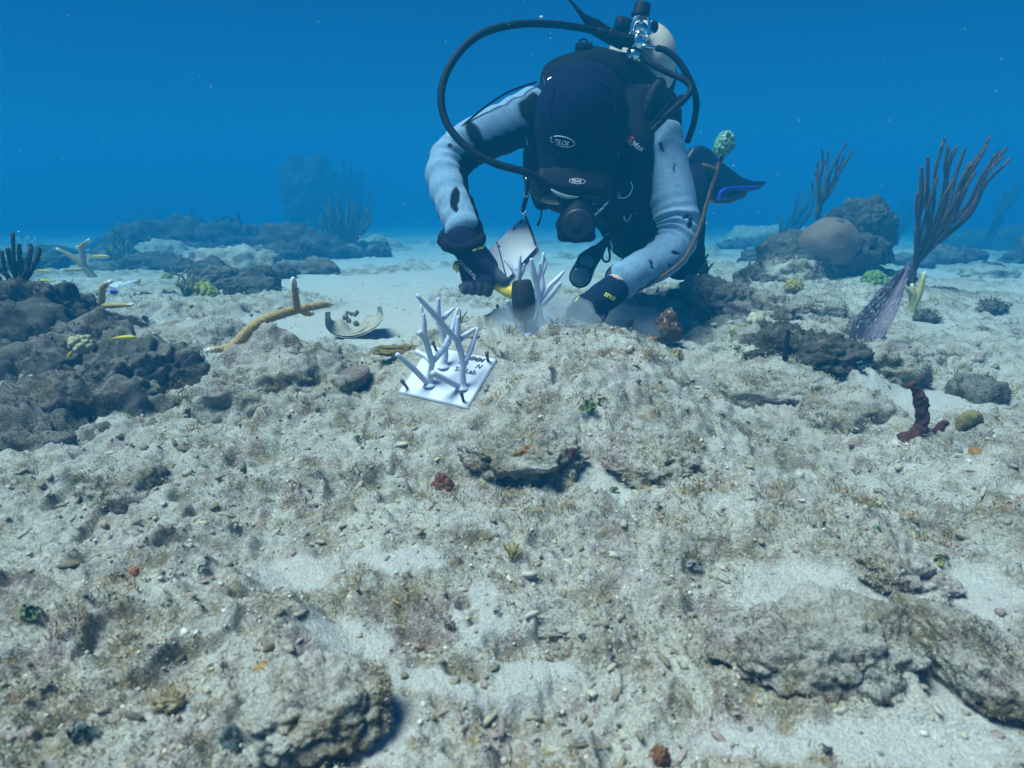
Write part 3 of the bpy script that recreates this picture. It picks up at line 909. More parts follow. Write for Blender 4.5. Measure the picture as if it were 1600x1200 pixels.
# the big brown fan of rods at right
def fan(label, base, Y, trunk, tips, col, r, seed, jy=.10, hair=60, fuzz=1.2, split=(0.25, 0.7), name='sea_plume', tipcol=None):
    rg = random.Random(seed)
    r = r * grow(Y)
    st = [([P(u, v, Y) for (u, v) in trunk], [r * 2.6, r * 2.3, r * 1.9][:len(trunk)] + [r * 1.8] * max(0, len(trunk) - 3))]
    nodes_ = [P(u, v, Y) for (u, v) in trunk]
    top = trunk[-1]
    for (u, v) in tips:
        f = rg.uniform(.35, 1.0)
        i0 = min(int(f * (len(trunk) - 1)), len(trunk) - 2)
        g = f * (len(trunk) - 1) - i0
        su, sv = trunk[i0][0] * (1 - g) + trunk[i0 + 1][0] * g, trunk[i0][1] * (1 - g) + trunk[i0 + 1][1] * g
        yy = Y + rg.uniform(-jy, jy)
        mu = su + (u - su) * .42 + (1 if u < top[0] else -.3) * rg.uniform(-4, 6) + (u - su) * .10
        mu += rg.uniform(-7, 7); mv = sv + (v - sv) * .40
        mu2, mv2 = su + (u - su) * .75 + rg.uniform(-4, 5), sv + (v - sv) * .74
        st.append(([P(su, sv, Y), P(mu, mv, Y + (yy - Y) * .6), P(mu2, mv2, yy), P(u, v, yy)], [r * 1.25, r * 1.1, r, r * .85]))
    return gorgonian(name, label, base, st, col, tipcol, fuzz, r0=r, hair=hair, seed=seed)
tr = [(1422, 452), (1426, 430), (1434, 400), (1447, 382), (1462, 362)]
tips = [(1476, 216), (1440, 262), (1450, 245), (1460, 240), (1482, 228), (1495, 230), (1508, 232), (1520, 230), (1530, 240), (1546, 214), (1538, 236), (1552, 240),
        (1560, 236), (1574, 230), (1579, 248), (1580, 262), (1565, 262), (1556, 270), (1485, 250), (1470, 250), (1465, 275), (1500, 255), (1514, 255), (1547, 258), (1524, 268),
        (1534, 284), (1490, 280), (1572, 285), (1500, 300), (1434, 300), (1446, 286), (1510, 246), (1542, 226), (1488, 236), (1568, 244), (1455, 258)]
tips = [q for i, q in enumerate(tips) if i % 4 != 3]
fan('large brown fan of sea rods leaning right at the right edge', P(1424, 436, 2.3), 2.3, tr, tips, (.14, .080, .058), .0046, 31, .13, 220, .9, tipcol=(.24, .16, .12))
st = [(px_stem([(1424, 450), (1430, 410), (1432, 365), (1436, 330), (1440, 262)], 2.28, .03), [.0075, .007, .0065, .006, .005]), (px_stem([(1432, 370), (1438, 330), (1452, 262)], 2.30, .03), [.006, .006, .005])]
gorgonian('sea_plume', 'narrow brown sea rod standing at the left foot of the large fan', P(1430, 420, 2.28), st, (.10, .055, .042), None, 1.0, hair=70, seed=9)
fan('slender brown sea rods rising behind the brain coral', P(1276, 345, 3.0), 3.0, [(1277, 342), (1279, 325), (1283, 308)],
    [(1284, 232), (1294, 236), (1272, 268), (1324, 222), (1318, 242), (1312, 258), (1302, 262), (1334, 232), (1290, 250), (1278, 252), (1308, 246), (1322, 252), (1287, 290), (1270, 285)], (.10, .07, .055), .0042, 33, .06, 150, 1.0)
# bushy gorgonian and far silhouettes
def bush(label, u, v, Y, w_, h_, n, r, col, seed, lean=0.0, name='sea_plume', group=None, spread=.9):
    rg = random.Random(seed)
    b = P(u, v, Y)
    w_, h_, r = w_ * grow(Y), h_ * grow(Y), r * grow(Y)
    g_ = height(b[0], b[1]) + .01
    if b[2] > g_:
        h_ += b[2] - g_; b[2] = g_
    st = []
    for k in range(n):
        f = (k + .5) / n * 2 - 1 + rg.uniform(-.15, .15)
        hh = h_ * (1 - .35 * f * f) * rg.uniform(.7, 1.05)
        tx = f * w_ * .5 + lean * hh
        st.append(([b + V3(rg.uniform(-.01, .01), 0, 0), b + V3(tx * .35 * spread + lean * hh * .1, rg.uniform(-.03, .03), hh * .35), b + V3(tx * .8, rg.uniform(-.06, .06), hh * .72), b + V3(tx, rg.uniform(-.08, .08), hh)],
                   [r * 1.4, r * 1.1, r, r * .8]))
    return gorgonian(name, label, b, st, col, None, 1.3, hair=22, seed=seed, group=group)
bush('bushy olive gorgonian right of the big dark boulder in the background', 545, 372, 4.3, .36, .24, 26, .0055, (.14, .13, .07), 41)
bush('thin green gorgonian at the left of the bushy olive one', 515, 366, 4.2, .16, .24, 10, .005, (.13, .14, .07), 42)
bush('tall hazy sea plume far behind the bushy gorgonian', 556, 312, 7.0, .45, .36, 34, .012, (.06, .07, .06), 43, -.10)
bush('hazy clump of sea rods on the far left ridge', 300, 345, 5.2, .26, .10, 10, .010, (.06, .07, .05), 44)
bush('green sea rod leaning beside the dark overhang on the left', 208, 418, 3.6, .13, .20, 9, .0065, (.17, .18, .09), 45, -.35)
bush('small green sea rod beside the yellow mustard coral', 294, 462, 2.30, .05, .085, 6, .004, (.22, .23, .10), 46, -.1)
bush('green sea rod tuft in the sand right of the diver knee', 1100, 428, 2.35, .05, .09, 6, .004, (.10, .13, .08), 47)
bush('thin twiggy gorgonian standing behind the algae rock', 1182, 438, 2.5, .05, .16, 5, .0022, (.09, .09, .06), 48)
bush('dark gorgonian behind the thin twiggy one', 1196, 418, 2.9, .10, .10, 10, .004, (.12, .09, .08), 49)
bush('hazy leaning sea plume left of the brain coral', 1215, 345, 4.6, .20, .22, 14, .008, (.06, .06, .05), 50, .5)
bush('hazy dark gorgonian far right behind the large fan', 1545, 345, 5.0, .14, .34, 8, .008, (.06, .07, .06), 51, .3)
bush('hazy low gorgonian on the right slope', 1405, 352, 5.6, .25, .20, 10, .008, (.07, .08, .06), 52)
bush('small hazy gorgonian among the background reef rocks', 360, 362, 4.6, .22, .16, 9, .007, (.07, .07, .05), 53)
bush('pale sprig standing far left in front of the tile', 45, 398, 3.1, .02, .03, 3, .003, (.2, .2, .12), 54)
# dark forked twig above the background reef
gorgonian('dead_branch', 'dark bent dead branch above the background reef ridge', P(372, 360, 4.3), [
    ([P(374, 362, 4.3), P(376, 350, 4.3), P(372, 340, 4.3), P(374, 333, 4.3)], [.012, .011, .010, .006]),
    ([P(373, 344, 4.3), P(362, 341, 4.3), P(352, 338, 4.3), P(348, 344, 4.3)], [.010, .009, .008, .005])], (.05, .06, .05), None, .6, cat='branch', hair=30)

# --- purple sea fan: a net of ribs and links
def sea_fan():
    rg = random.Random(77)
    Y = 1.50
    t = thing('sea_fan', 'purple lacy sea fan leaning right above the weedy rock', 'sea fan', P(1338, 560, Y))
    outl_l = [(1334, 558), (1323, 535), (1324, 515), (1340, 492), (1362, 466), (1386, 440), (1405, 425), (1423, 404)]
    outl_r = [(1338, 558), (1352, 552), (1372, 535), (1386, 515), (1398, 495), (1408, 470), (1414, 445), (1423, 404)]
    L = catmull(np.array([(*q, 0) for q in outl_l], float), 8); R_ = catmull(np.array([(*q, 0) for q in outl_r], float), 8)
    def pt(s, w_):
        i = s * (len(L) - 1); i0 = min(int(i), len(L) - 2); f = i - i0
        a = L[i0] * (1 - f) + L[i0 + 1] * f; b = R_[i0] * (1 - f) + R_[i0 + 1] * f
        q = a * (1 - w_) + b * w_
        return P(q[0], q[1], Y + .05 * math.sin(w_ * 2.6 + s) - .02 + .10 * s)
    m1 = MB(); m2 = MB()
    c1, c2 = (.20, .165, .24), (.25, .21, .30)
    n = 30
    for k in range(n):
        w0 = (k + .5) / n
        e = rg.uniform(.62, 1.0)
        pts = [pt(s, np.clip(.5 + (w0 - .5) * min(1, .25 + s * 2.2) + .05 * math.sin(s * 15 + k * 2.4) + .02 * math.sin(s * 37 + k), 0, 1)) for s in np.linspace(0.0, e, 26)]
        big = k % 9 == 4
        m1.tube(pts, np.linspace(.0022 if big else .0010, .0007, 26), 5, c1)
    for k in range(3000):
        s = rg.uniform(.03, .94); w0 = .5 + (rg.random() - .5) * min(1, .25 + s * 2.2)
        ds, dw = rg.uniform(-.035, .035), rg.uniform(.02, .05)
        a, b = pt(s, w0), pt(min(1, max(0, s + ds)), min(1, w0 + dw))
        m2.tube([a, b], .0006, 3, c2, 0, False)
    m1.build('ribs', M_GORG, t)
    m2.build('net', M_GORG, t)['kind'] = 'stuff'
sea_fan()

# --- sponges
def finger(name, label, pts, Y, rad, col, cat='sponge', seed=1, holes=True, rough=.3, group=None, ysl=0.0):
    Y = G(*pts[0])[1] - .004
    pp = np.array([P(u, v, Y + ysl * i) for i, (u, v) in enumerate(pts)])
    rad = [q * .72 for q in rad]
    t = MB()
    t.tube(pp, rad, 26, col, 14, True, None, float(np.mean(rad)) * rough * 2.6, seed)
    o = t.build(name, M_SPONGE)
    return tag(o, label, cat, group)
finger('finger_sponge', 'black curved finger sponge standing on the weedy rock', [(1232, 600), (1229, 580), (1227, 560), (1228, 540), (1232, 515)], 1.30, [.010, .0075, .0065, .0065, .005], (.012, .014, .02), seed=2, rough=.18)
finger('finger_sponge', 'tall red brown twisted finger sponge at right', [(1408, 688), (1432, 676), (1442, 655), (1440, 630), (1433, 612), (1424, 598)], 1.02, [.013, .013, .0115, .012, .0085, .005], (.085, .030, .025), seed=3, rough=.32)
finger('finger_sponge', 'short red brown sponge stump beside the tall one', [(1462, 678), (1470, 668), (1480, 660)], 1.03, [.009, .0095, .008], (.075, .022, .025), seed=4)
finger('rope_sponge', 'small dark red sponge finger in the sand hollow below the platform', [(876, 738), (886, 722), (894, 706), (894, 702)], .93, [.005, .0062, .006, .004], (.085, .035, .035), seed=5, rough=.4)
finger('cup_sponge', 'olive yellow wavy sheet sponge at the right edge', [(1500, 672), (1505, 660), (1518, 652), (1534, 655)], 1.03, [.008, .013, .014, .007], (.20, .16, .06), seed=6, rough=.25)
def lump(name, label, cat, u, v, Y, r, col, col2, seed, n_amp=.4, mat=None, sub=5, spots=.35, holes=0):
    V, F = ico(sub)
    k = 1 + n_amp * fbm3(V + seed, 1.6, 3, seed) + n_amp * .5 * fbm3(V + seed, 5, 3, seed + 2)
    V2 = V * k[:, None] * np.asarray(r)
    s_ = fbm3(V + seed * 3, 4.2, 4, seed + 7, .65)
    f = sst(spots - .08, spots + .08, s_)[:, None]
    col_ = np.array(col) * (1 - f) + np.array(col2) * f
    me = mesh_np(name, V2, F, True, col_)
    o = link(name, me, mat or M_SPONGE)
    o.location = [float(q) for q in P(u, v, Y)]
    if Y < 1.2: o.location.z -= r[2] * .35
    return tag(o, label, cat)
lump('encrusting_sponge', 'rust brown knobbly sponge with pale flecks at the right end of the platform', 'sponge', 1044, 512, 1.46, (.030, .026, .034), (.095, .045, .018), (.60, .52, .42), 3, .55, spots=.36)
lump('encrusting_sponge', 'orange brown crust below the rust brown knobbly sponge', 'sponge', 1014, 538, 1.40, (.026, .022, .013), (.24, .11, .03), (.45, .30, .14), 4, .6, spots=.2)
lump('encrusting_sponge', 'amber crust spreading down the right flank of the platform', 'sponge', 1052, 568, 1.36, (.026, .028, .030), (.20, .12, .035), (.30, .27, .16), 5, .5, spots=.1)
_g = G(690, 760)
lump('red_sponge', 'brick red lumpy sponge with a dark hole in the middle foreground', 'sponge', 690, 755, _g[1], (.0145, .012, .021), (.17, .062, .035), (.30, .16, .10), 6, .45, spots=.3)
lump('encrusting_sponge', 'amber brown crust on the lower right rust rock', 'sponge', 1525, 722, .88, (.034, .03, .022), (.28, .15, .04), (.40, .34, .22), 7, .6, spots=.22)
lump('encrusting_sponge', 'rusty orange sponge lump cut by the bottom picture edge', 'sponge', 1028, 1182, G(1028, 1186)[1], (.008, .007, .010), (.17, .075, .03), (.3, .17, .08), 8, .5, spots=.3)
lump('encrusting_sponge', 'small coral red blob on the left foreground', 'sponge', 210, 892, G(210, 896)[1], (.0048, .004, .0055), (.34, .12, .06), (.45, .22, .13), 9, .5, sub=4)
lump('encrusting_sponge', 'amber sponge button on the lower left block', 'sponge', 412, 1043, G(412, 1048)[1], (.0075, .006, .0065), (.32, .20, .07), (.45, .34, .16), 10, .5, sub=4)
lump('encrusting_sponge', 'brown gold sponge mass on the lower left block', 'sponge', 262, 1095, G(262, 1105)[1], (.010, .008, .006), (.17, .115, .045), (.38, .33, .22), 11, .55, spots=.08)
lump('encrusting_sponge', 'grey green stalked sponge knob at the lower left', 'sponge', 358, 1150, G(358, 1160)[1], (.007, .007, .010), (.10, .13, .13), (.2, .24, .22), 12, .65, sub=4)
lump('encrusting_sponge', 'maroon sponge patch on the hump left of the tile', 'sponge', 388, 655, 1.03, (.009, .006, .012), (.18, .05, .04), (.30, .13, .10), 13, .6, sub=4)
lump('encrusting_sponge', 'orange brown sponge in the cleft left of the front tile', 'sponge', 572, 600, G(572, 606)[1], (.012, .010, .016), (.20, .085, .05), (.36, .24, .15), 14, .6, sub=5)
lump('encrusting_sponge', 'brown mat sponge draped behind the front tile', 'sponge', 622, 545, G(622, 552)[1], (.042, .022, .009), (.16, .12, .035), (.24, .19, .08), 15, .45)
lump('encrusting_sponge', 'amber tuft of sponge at the lip of the platform', 'sponge', 826, 706, G(826, 714)[1] - .03, (.017, .012, .012), (.26, .14, .05), (.42, .33, .2), 16, .6)
# dark bud on two thin stalks
t = thing('bud_sponge', 'small dark oval bud held up on two thin stalks', 'sponge', P(975, 545, 1.40))
mb = MB(); mb.ball(P(983, 505, 1.42), (.0085, .008, .0135), 14, (.022, .020, .022), basis((.35, 0, 1))); mb.build('bud', M_SPONGE, t)
for pts in ([(975, 545), (977, 525), (980, 510)], [(975, 540), (983, 525), (985, 512)]):
    mb = MB(); mb.tube([P(u, v, 1.41) for (u, v) in pts], .0011, 5, (.25, .25, .2), 4); mb.build('stalk', M_GORG, t)
# broken half shell on the sand
def shell():
    t = thing('half_shell', 'broken pale brown half bowl shell lying open on the sand', 'shell', P(555, 520, 1.66))
    mb = MB()
    c = P(553, 499, 1.66)
    prof = catmull(np.array([(508, 490, 0), (509, 510, 0), (522, 524, 0), (545, 528, 0), (570, 522, 0), (588, 512, 0), (598, 498, 0), (596, 482, 0)], float), 6)
    n = len(prof); rows = 9
    V = []
    for i in range(n):
        s_ = i / (n - 1)
        for k in range(rows):
            w_ = k / (rows - 1)
            lip = 6 * math.sin(s_ * 9) + 7 * math.sin(s_ * 21 + 1)
            lift = (22 + lip) * math.sin(s_ * math.pi) * w_
            shrink = 1 - .18 * w_
            u = 553 + (prof[i][0] - 553) * shrink
            V.append(P(u, prof[i][1] - lift, 1.64 + .11 * w_))
    V = np.array(V)
    F = []
    for i in range(n - 1):
        for k in range(rows - 1):
            F.append((i * rows + k, i * rows + k + 1, (i + 1) * rows + k + 1, (i + 1) * rows + k))
    cl = np.tile(np.array((.40, .365, .29)), (len(V), 1))
    nV = len(V)
    V2 = V + np.array((0, .004, .004))
    mb.add(np.vstack([V, V2]), F + [tuple(q + nV for q in reversed(f)) for f in F], np.vstack([cl, cl * .85]))
    mb.build('shell_wall', painted('old_shell', .8, .35, 90, .0015, 300), t)
    mb = MB()
    rg = random.Random(4)
    for k in range(9):
        mb.ball(P(548 + rg.uniform(-10, 12), 500 + rg.uniform(-14, 10), 1.67), rg.uniform(.003, .009), 8, (.22 * rg.uniform(.7, 1.1), .18, .14))
    mb.build('crust', M_SPONGE, t)
shell()

# --- leafy algae: clumps of small round plates
def leafy(label, u, v, size, n, col, seed, Y=None, rim=None, name='leafy_alga', lift=0.0):
    rg = random.Random(seed)
    g = G(u, v) if Y is None else P(u, v, Y)
    t = thing(name, label, 'algae', g)
    lf = []
    for k in range(n):
        a = rg.random() * 6.283; el = rg.uniform(.15, 1.4)
        d = V3(math.cos(a) * math.cos(el), math.sin(a) * math.cos(el), math.sin(el))
        c = g + d * size * rg.uniform(.3, 1.0) * .8 + V3(0, 0, size * .2 + lift)
        nrm = d + V3(rg.uniform(-.6, .6), rg.uniform(-.6, .6), rg.uniform(-.6, .6))
        R = basis(nrm, (rg.uniform(-1, 1), rg.uniform(-1, 1), .1))
        r = size * rg.uniform(.22, .40)
        V = [(0, 0, 0)] + [(r * math.cos(q) * rg.uniform(.8, 1.1), r * math.sin(q) * rg.uniform(.8, 1.1), r * rg.uniform(.05, .35)) for q in np.linspace(0, 6.283, 9)[:-1]]
        V = np.array(V) @ R.T + c
        f = rg.uniform(.6, 1.4)
        ce = np.clip(np.array(col) * f, 0, .8)
        rm = np.array(rim) if rim else ce * 1.4
        mb = MB()
        mb.add(V, [(0, 1 + q, 1 + (q + 1) % 8) for q in range(8)], np.vstack([ce] + [rm] * 8))
        mb.build('leaf', M_LEAF, t)
    return t
LEAF = [
    ('dark green leafy tuft on the left foreground', 228, 853, .0075, 9, (.03, .06, .03), None),
    ('dark leafy tuft with pale rims right of the coral red blob', 320, 902, .0085, 11, (.05, .07, .05), (.3, .33, .25)),
    ('green black leafy clump at the far left of the foreground', 48, 968, .013, 14, (.02, .05, .025), (.14, .17, .07)),
    ('grey leafy clump low in the left corner', 70, 1085, .012, 12, (.07, .065, .05), (.3, .27, .2)),
    ('dark leafy clump beside the brown gold sponge mass', 130, 1150, .011, 12, (.035, .05, .05), None),
    ('black leafy bunch on the crest left of the hump', 247, 622, .014, 10, (.012, .016, .02), None),
    ('black leafy bunch nearest to the dark crevice', 218, 640, .013, 9, (.012, .016, .018), None),
    ('grey black leafy knob below the black bunches', 295, 655, .012, 9, (.03, .035, .04), None),
    ('green leafy clump in the shade of the platform lip', 918, 655, .017, 15, (.05, .075, .03), (.14, .16, .06)),
    ('olive leafy frill at the lip of the platform', 938, 632, .014, 14, (.16, .15, .08), (.36, .34, .24)),
    ('slate grey leafy rosette in the middle foreground', 700, 985, .0085, 10, (.10, .11, .11), (.25, .26, .25)),
    ('dark grey leafy sprig at the bottom middle', 775, 960, .007, 9, (.10, .11, .12), (.28, .29, .28)),
    ('small dark leafy tuft right of the middle foreground', 910, 1002, .0055, 7, (.05, .055, .06), None),
    ('tiny black sprig right of the middle foreground', 957, 1035, .0045, 6, (.02, .025, .04), None),
    ('green leafy tuft below the ridge of encrusted rock', 958, 772, .009, 9, (.05, .09, .035), None),
    ('small green leaf pair on the white sand pocket', 1368, 832, .008, 5, (.03, .09, .04), None),
    ('dark tuft with yellow rims on the edge of the sand pocket', 1235, 982, .0055, 7, (.015, .03, .02), (.25, .28, .05)),
    ('upright green brown cup weed on the sand at right', 1470, 885, .011, 11, (.09, .09, .04), (.3, .3, .12)),
    ('dark speckled leafy patch right of the middle', 1030, 800, .008, 9, (.06, .075, .04), None),
    ('grey black leafy clump on the right edge of the slab', 1085, 895, .011, 12, (.06, .06, .07), (.2, .2, .2)),
    ('dark leafy spot on the broad corner slab', 1308, 1018, .0055, 6, (.015, .03, .02), None),
    ('green rimmed leafy bit at the front of the corner slab', 1288, 1075, .005, 6, (.02, .07, .05), (.15, .3, .1)),
    ('blackish leafy clump left of the hump by the fish', 118, 485, .016, 12, (.012, .02, .022), None),
    ('grey weed bunch at the bottom edge near the corner', 1290, 1180, .007, 10, (.04, .045, .06), None),
    ('blue grey sprig far right of the fan foot', 1345, 580, .018, 12, (.03, .06, .07), None),
    ('dark grey clump on the foreground left of the brick red sponge', 560, 690, .008, 9, (.05, .055, .055), None),
]
for i, (lab, u, v, sz, n, c, rm) in enumerate(LEAF):
    leafy(lab, u, v, sz, n, c, 100 + i, None, rm)
# forked yellow-brown seaweed
t = thing('forked_alga', 'small yellow brown forked seaweed in the middle foreground', 'algae', G(800, 880))
g0 = G(800, 880)
for k, (du, dv) in enumerate([(-14, -30), (-6, -34), (2, -36), (10, -30), (15, -20), (-2, -24)]):
    mb = MB(); e = P(800 + du, 880 + dv, g0[1] + .005 * (k % 3)); mid = P(800 + du * .4, 880 + dv * .55, g0[1])
    mb.tube([g0, mid, e], [.0008, .0012, .0010], 6, (.26, .22, .06), 4, True, .35); mb.build('frond', M_LEAF, t)

# --- fish
def fish(label, u, v, Y, L, head, up, low, depth=.17, pitch=0.0, stripe=None, finc=None, yaw=0.1, tailc=None, group=None, name='wrasse', eye=True):
    """head: +1 swims right, -1 left"""
    c = P(u, v, Y); L = L * grow(Y)
    x = V3(head * math.cos(yaw) * math.cos(pitch), math.sin(yaw), math.sin(pitch)); x /= np.linalg.norm(x)
    R = np.stack([x, np.cross((0, 0, 1), x), np.cross(x, np.cross((0, 0, 1), x))], 1)
    R[:, 1] /= np.linalg.norm(R[:, 1]); R[:, 2] /= np.linalg.norm(R[:, 2])
    t = thing(name, label, 'fish', c, group)
    n, seg = 18, 14
    V, C_ = [], []
    for i in range(n):
        s_ = i / (n - 1)
        h = depth * L * .5 * (math.sin(math.pi * s_ ** .72) ** .75 * (1 - .15 * s_) + .10 * s_ + .01)
        for k in range(seg):
            a = 2 * math.pi * k / seg
            V.append((L * (.42 - .80 * s_), h * .55 * math.cos(a), h * math.sin(a)))
            zz = math.sin(a)
            cc = np.array(up if zz > -.15 else low)
            if stripe is not None and .05 < zz < .55: cc = np.array(stripe)
            C_.append(cc)
    F = [(i * seg + k, (i + 1) * seg + k, (i + 1) * seg + (k + 1) % seg, i * seg + (k + 1) % seg) for i in range(n - 1) for k in range(seg)]
    F += [tuple(range(seg)), tuple((n - 1) * seg + k for k in range(seg - 1, -1, -1))]
    mb = MB(); mb.add(np.array(V) @ R.T + c, F, np.array(C_)); mb.build('body', M_FISH, t)
    fc = finc or up
    def fin(nm, pts, col, th=.004):
        q = np.array([(a * L, 0, b * L) for a, b in pts])
        k = len(q)
        V = np.vstack([q + (0, th * L, 0), q - (0, th * L, 0)]) @ R.T + c
        F = [tuple(range(k)), tuple(range(2 * k - 1, k - 1, -1))] + [(i, i + k, (i + 1) % k + k, (i + 1) % k) for i in range(k)]
        m_ = MB(); m_.add(V, F, col); m_.build(nm, M_FISH, t, False)
    d = depth * .5
    fin('tail_fin', [(-.36, d * .25), (-.50, d * .95), (-.46, 0), (-.50, -d * .95), (-.36, -d * .25)], tailc or fc)
    fin('dorsal_fin', [(.20, d * .8), (.10, d * 1.25), (-.25, d * .95), (-.33, d * .4), (-.10, d * .7)], fc)
    fin('anal_fin', [(-.02, -d * .75), (-.10, -d * 1.15), (-.28, -d * .8), (-.33, -d * .35)], low)
    if eye:
        m_ = MB()
        for s_ in (-1, 1): m_.ball(c + R @ V3(.34 * L, s_ * depth * L * .15, depth * L * .10), L * .018, 8, (.01, .01, .01))
        m_.build('eye', M_FISH, t)
YL, WH = (.62, .50, .03), (.60, .60, .48)
fish('yellow wrasse with white belly in front of the dark left ledge', 194, 528, 1.18, .054, 1, YL, WH, .17, .02)
fish('hazy yellow wrasse swimming over the forked staghorn coral', 155, 401, 2.7, .10, 1, YL, WH, .16, -.02)
fish('yellow wrasse with a dark back stripe right of the dark sea rod', 68, 424, 2.0, .068, -1, YL, WH, .15, .02, stripe=(.04, .03, .02))
fish('pale striped wrasse below the dark backed one', 72, 439, 2.1, .062, -1, YL, WH, .15, .0)
fish('stubby yellow fish seen head on right of the two wrasses', 107, 444, 2.0, .030, -1, (.66, .48, .03), YL, .5, .1, yaw=.9)
fish('small blue and yellow damselfish above the rubble on the left', 178, 456, 1.75, .030, -1, (.01, .04, .50), (.03, .05, .40), .45, -.12, tailc=(.45, .40, .04), name='damselfish', eye=False)
fish('tiny yellow fish darting upward on the dark ledge', 108, 555, 1.12, .020, 1, YL, YL, .25, .9, eye=False)
fish('faint yellow fish hanging over the left slope', 217, 440, 2.4, .030, 1, (.5, .42, .05), YL, .35, 1.2, eye=False)
fish('small dark fish hovering over the rubble right of the diver', 1157, 443, 2.1, .034, 1, (.03, .035, .04), (.04, .04, .05), .42, .0, name='damselfish', eye=False)
# ================================================================== printed coral tiles
def poly_prism(mb, pts, thick, nrm, col=(1, 1, 1), bevel=0.0):
    """top polygon pts (counter-clockwise seen from nrm), body below it"""
    pts = np.array(pts); n = len(pts); c = pts.mean(0)
    nrm = np.array(nrm, float); nrm /= np.linalg.norm(nrm)
    rings = [c + (pts - c) * (1 - bevel), pts - nrm * thick * (.35 if bevel else 0), pts - nrm * thick]
    V = np.vstack(rings)
    F = [tuple(range(n)), tuple(range(3 * n - 1, 2 * n - 1, -1))]
    for k in range(2):
        for i in range(n):
            F.append((k * n + i, (k + 1) * n + i, (k + 1) * n + (i + 1) % n, k * n + (i + 1) % n))
    mb.add(V, F, col)
def text_mesh(body, size, italic=0.0, bold=0.0):
    cu = bpy.data.curves.new('lettering', 'FONT')
    cu.body = body; cu.size = size; cu.align_x = 'CENTER'; cu.align_y = 'CENTER'; cu.shear = italic; cu.offset = bold
    cu.extrude = 0.0; cu.resolution_u = 3
    o = bpy.data.objects.new('tmp', cu); COL.objects.link(o)
    bpy.context.view_layer.update()
    me = bpy.data.meshes.new_from_object(o.evaluated_get(bpy.context.evaluated_depsgraph_get()))
    bpy.data.objects.remove(o)
    V = np.array([v.co[:] for v in me.vertices]); F = [tuple(p.vertices) for p in me.polygons]
    return V, F
def lettering(body, size, c, xd, yd, mat, parent, italic=0.0, lift=.0006, target=None, name='lettering', bold=0.0, look=None):
    V, F = text_mesh(body, size, italic, bold)
    xd = np.array(xd, float); xd /= np.linalg.norm(xd)
    yd = np.array(yd, float); yd = yd - xd * yd.dot(xd); yd /= np.linalg.norm(yd)
    n = np.cross(xd, yd)
    W = np.asarray(c) + V[:, :1] * xd + V[:, 1:2] * yd + n * lift
    if target is not None: W = drape(W, target, n, lift)
    mb = MB(); mb.add(W, F)
    return mb.build(name, mat, parent, False)
def drape(W, me_obj, n, lift):
    me = me_obj.data
    bv = BVHTree.FromPolygons([v.co[:] for v in me.vertices], [tuple(p.vertices) for p in me.polygons])
    out = []
    for p in W:
        h = bv.ray_cast(Vector(p + n * .12), Vector(-n))
        out.append(np.array(h[0]) + n * lift if h[0] is not None else p)
    return np.array(out)
def coral_tile(label, corners, branches, nails, group, mat, texts=True, hammered=None):
    f_, l_, b_, r_ = corners
    nrm = np.cross(r_ - f_, l_ - f_); nrm /= np.linalg.norm(nrm)
    if nrm[2] < 0: nrm = -nrm
    ctr = (f_ + b_) / 2
    t = thing('coral_tile', label, 'coral tile', ctr - nrm * .004, group)
    mb = MB(); poly_prism(mb, [f_, r_, b_, l_], .0055, nrm, bevel=.035)
    bp = mb.build('base_plate', mat, t, False)
    for br in branches:
        pts = np.array([q[0] for q in br]); rad = np.array([q[1] for q in br])
        mb = MB(); mb.tube(pts, rad, 14, (1, 1, 1), 7)
        mb.build('branch', mat, t)
    for (c, ax, h) in nails:
        V, F = lathe(c, ax, [(-.004, .0022), (h * .55, .0025), (h * .9, .0031), (h, .0034), (h + .0006, .0028)], 12)
        mb = MB(); mb.add(V, F); mb.build('nail', M_NAIL, t)
    return t, nrm, bp
def on_plane(corners, u, v):
    n = np.cross(corners[1] - corners[0], corners[3] - corners[0])
    d = ray(u, v)
    return CAM + d * (np.dot(corners[0] - CAM, n) / np.dot(d, n))
def zpx(zx, zy): return (600 + zx / 6.0, 450 + zy / 6.0)          # enlarged crop -> photograph
def tile_branch(corners, base, pts, r, dy, flare=True, tip=.55):
    """base pixel on the tile, the rest in the enlarged crop with depth steps dy from the base"""
    g = on_plane(corners, *zpx(*base))
    out = [(g - V3(0, 0, .002), r * (2.4 if flare else 1.0))]
    if flare: out.append((g + V3(0, 0, .006), r * 1.35))
    n = len(pts)
    for i, (x, y) in enumerate(pts):
        u, v = zpx(x, y)
        out.append((P(u, v, g[1] + dy * (i + 1) / n), r * (1.0 if i < n - 1 else tip)))
    return out
A = TILE_A
r_ = .0050
def fork(corners, base, pts, r, y0, y1, tip=.5):
    out = []
    g = on_plane(corners, *zpx(*base))
    n = len(pts)
    for i, (x, y) in enumerate(pts):
        u, v = zpx(x, y)
        out.append((P(u, v, g[1] + y0 + (y1 - y0) * i / (n - 1)), r * (1.0 if i < n - 1 else tip)))
    return out
s1, s2, s3 = (425, 905), (735, 930), (560, 730)
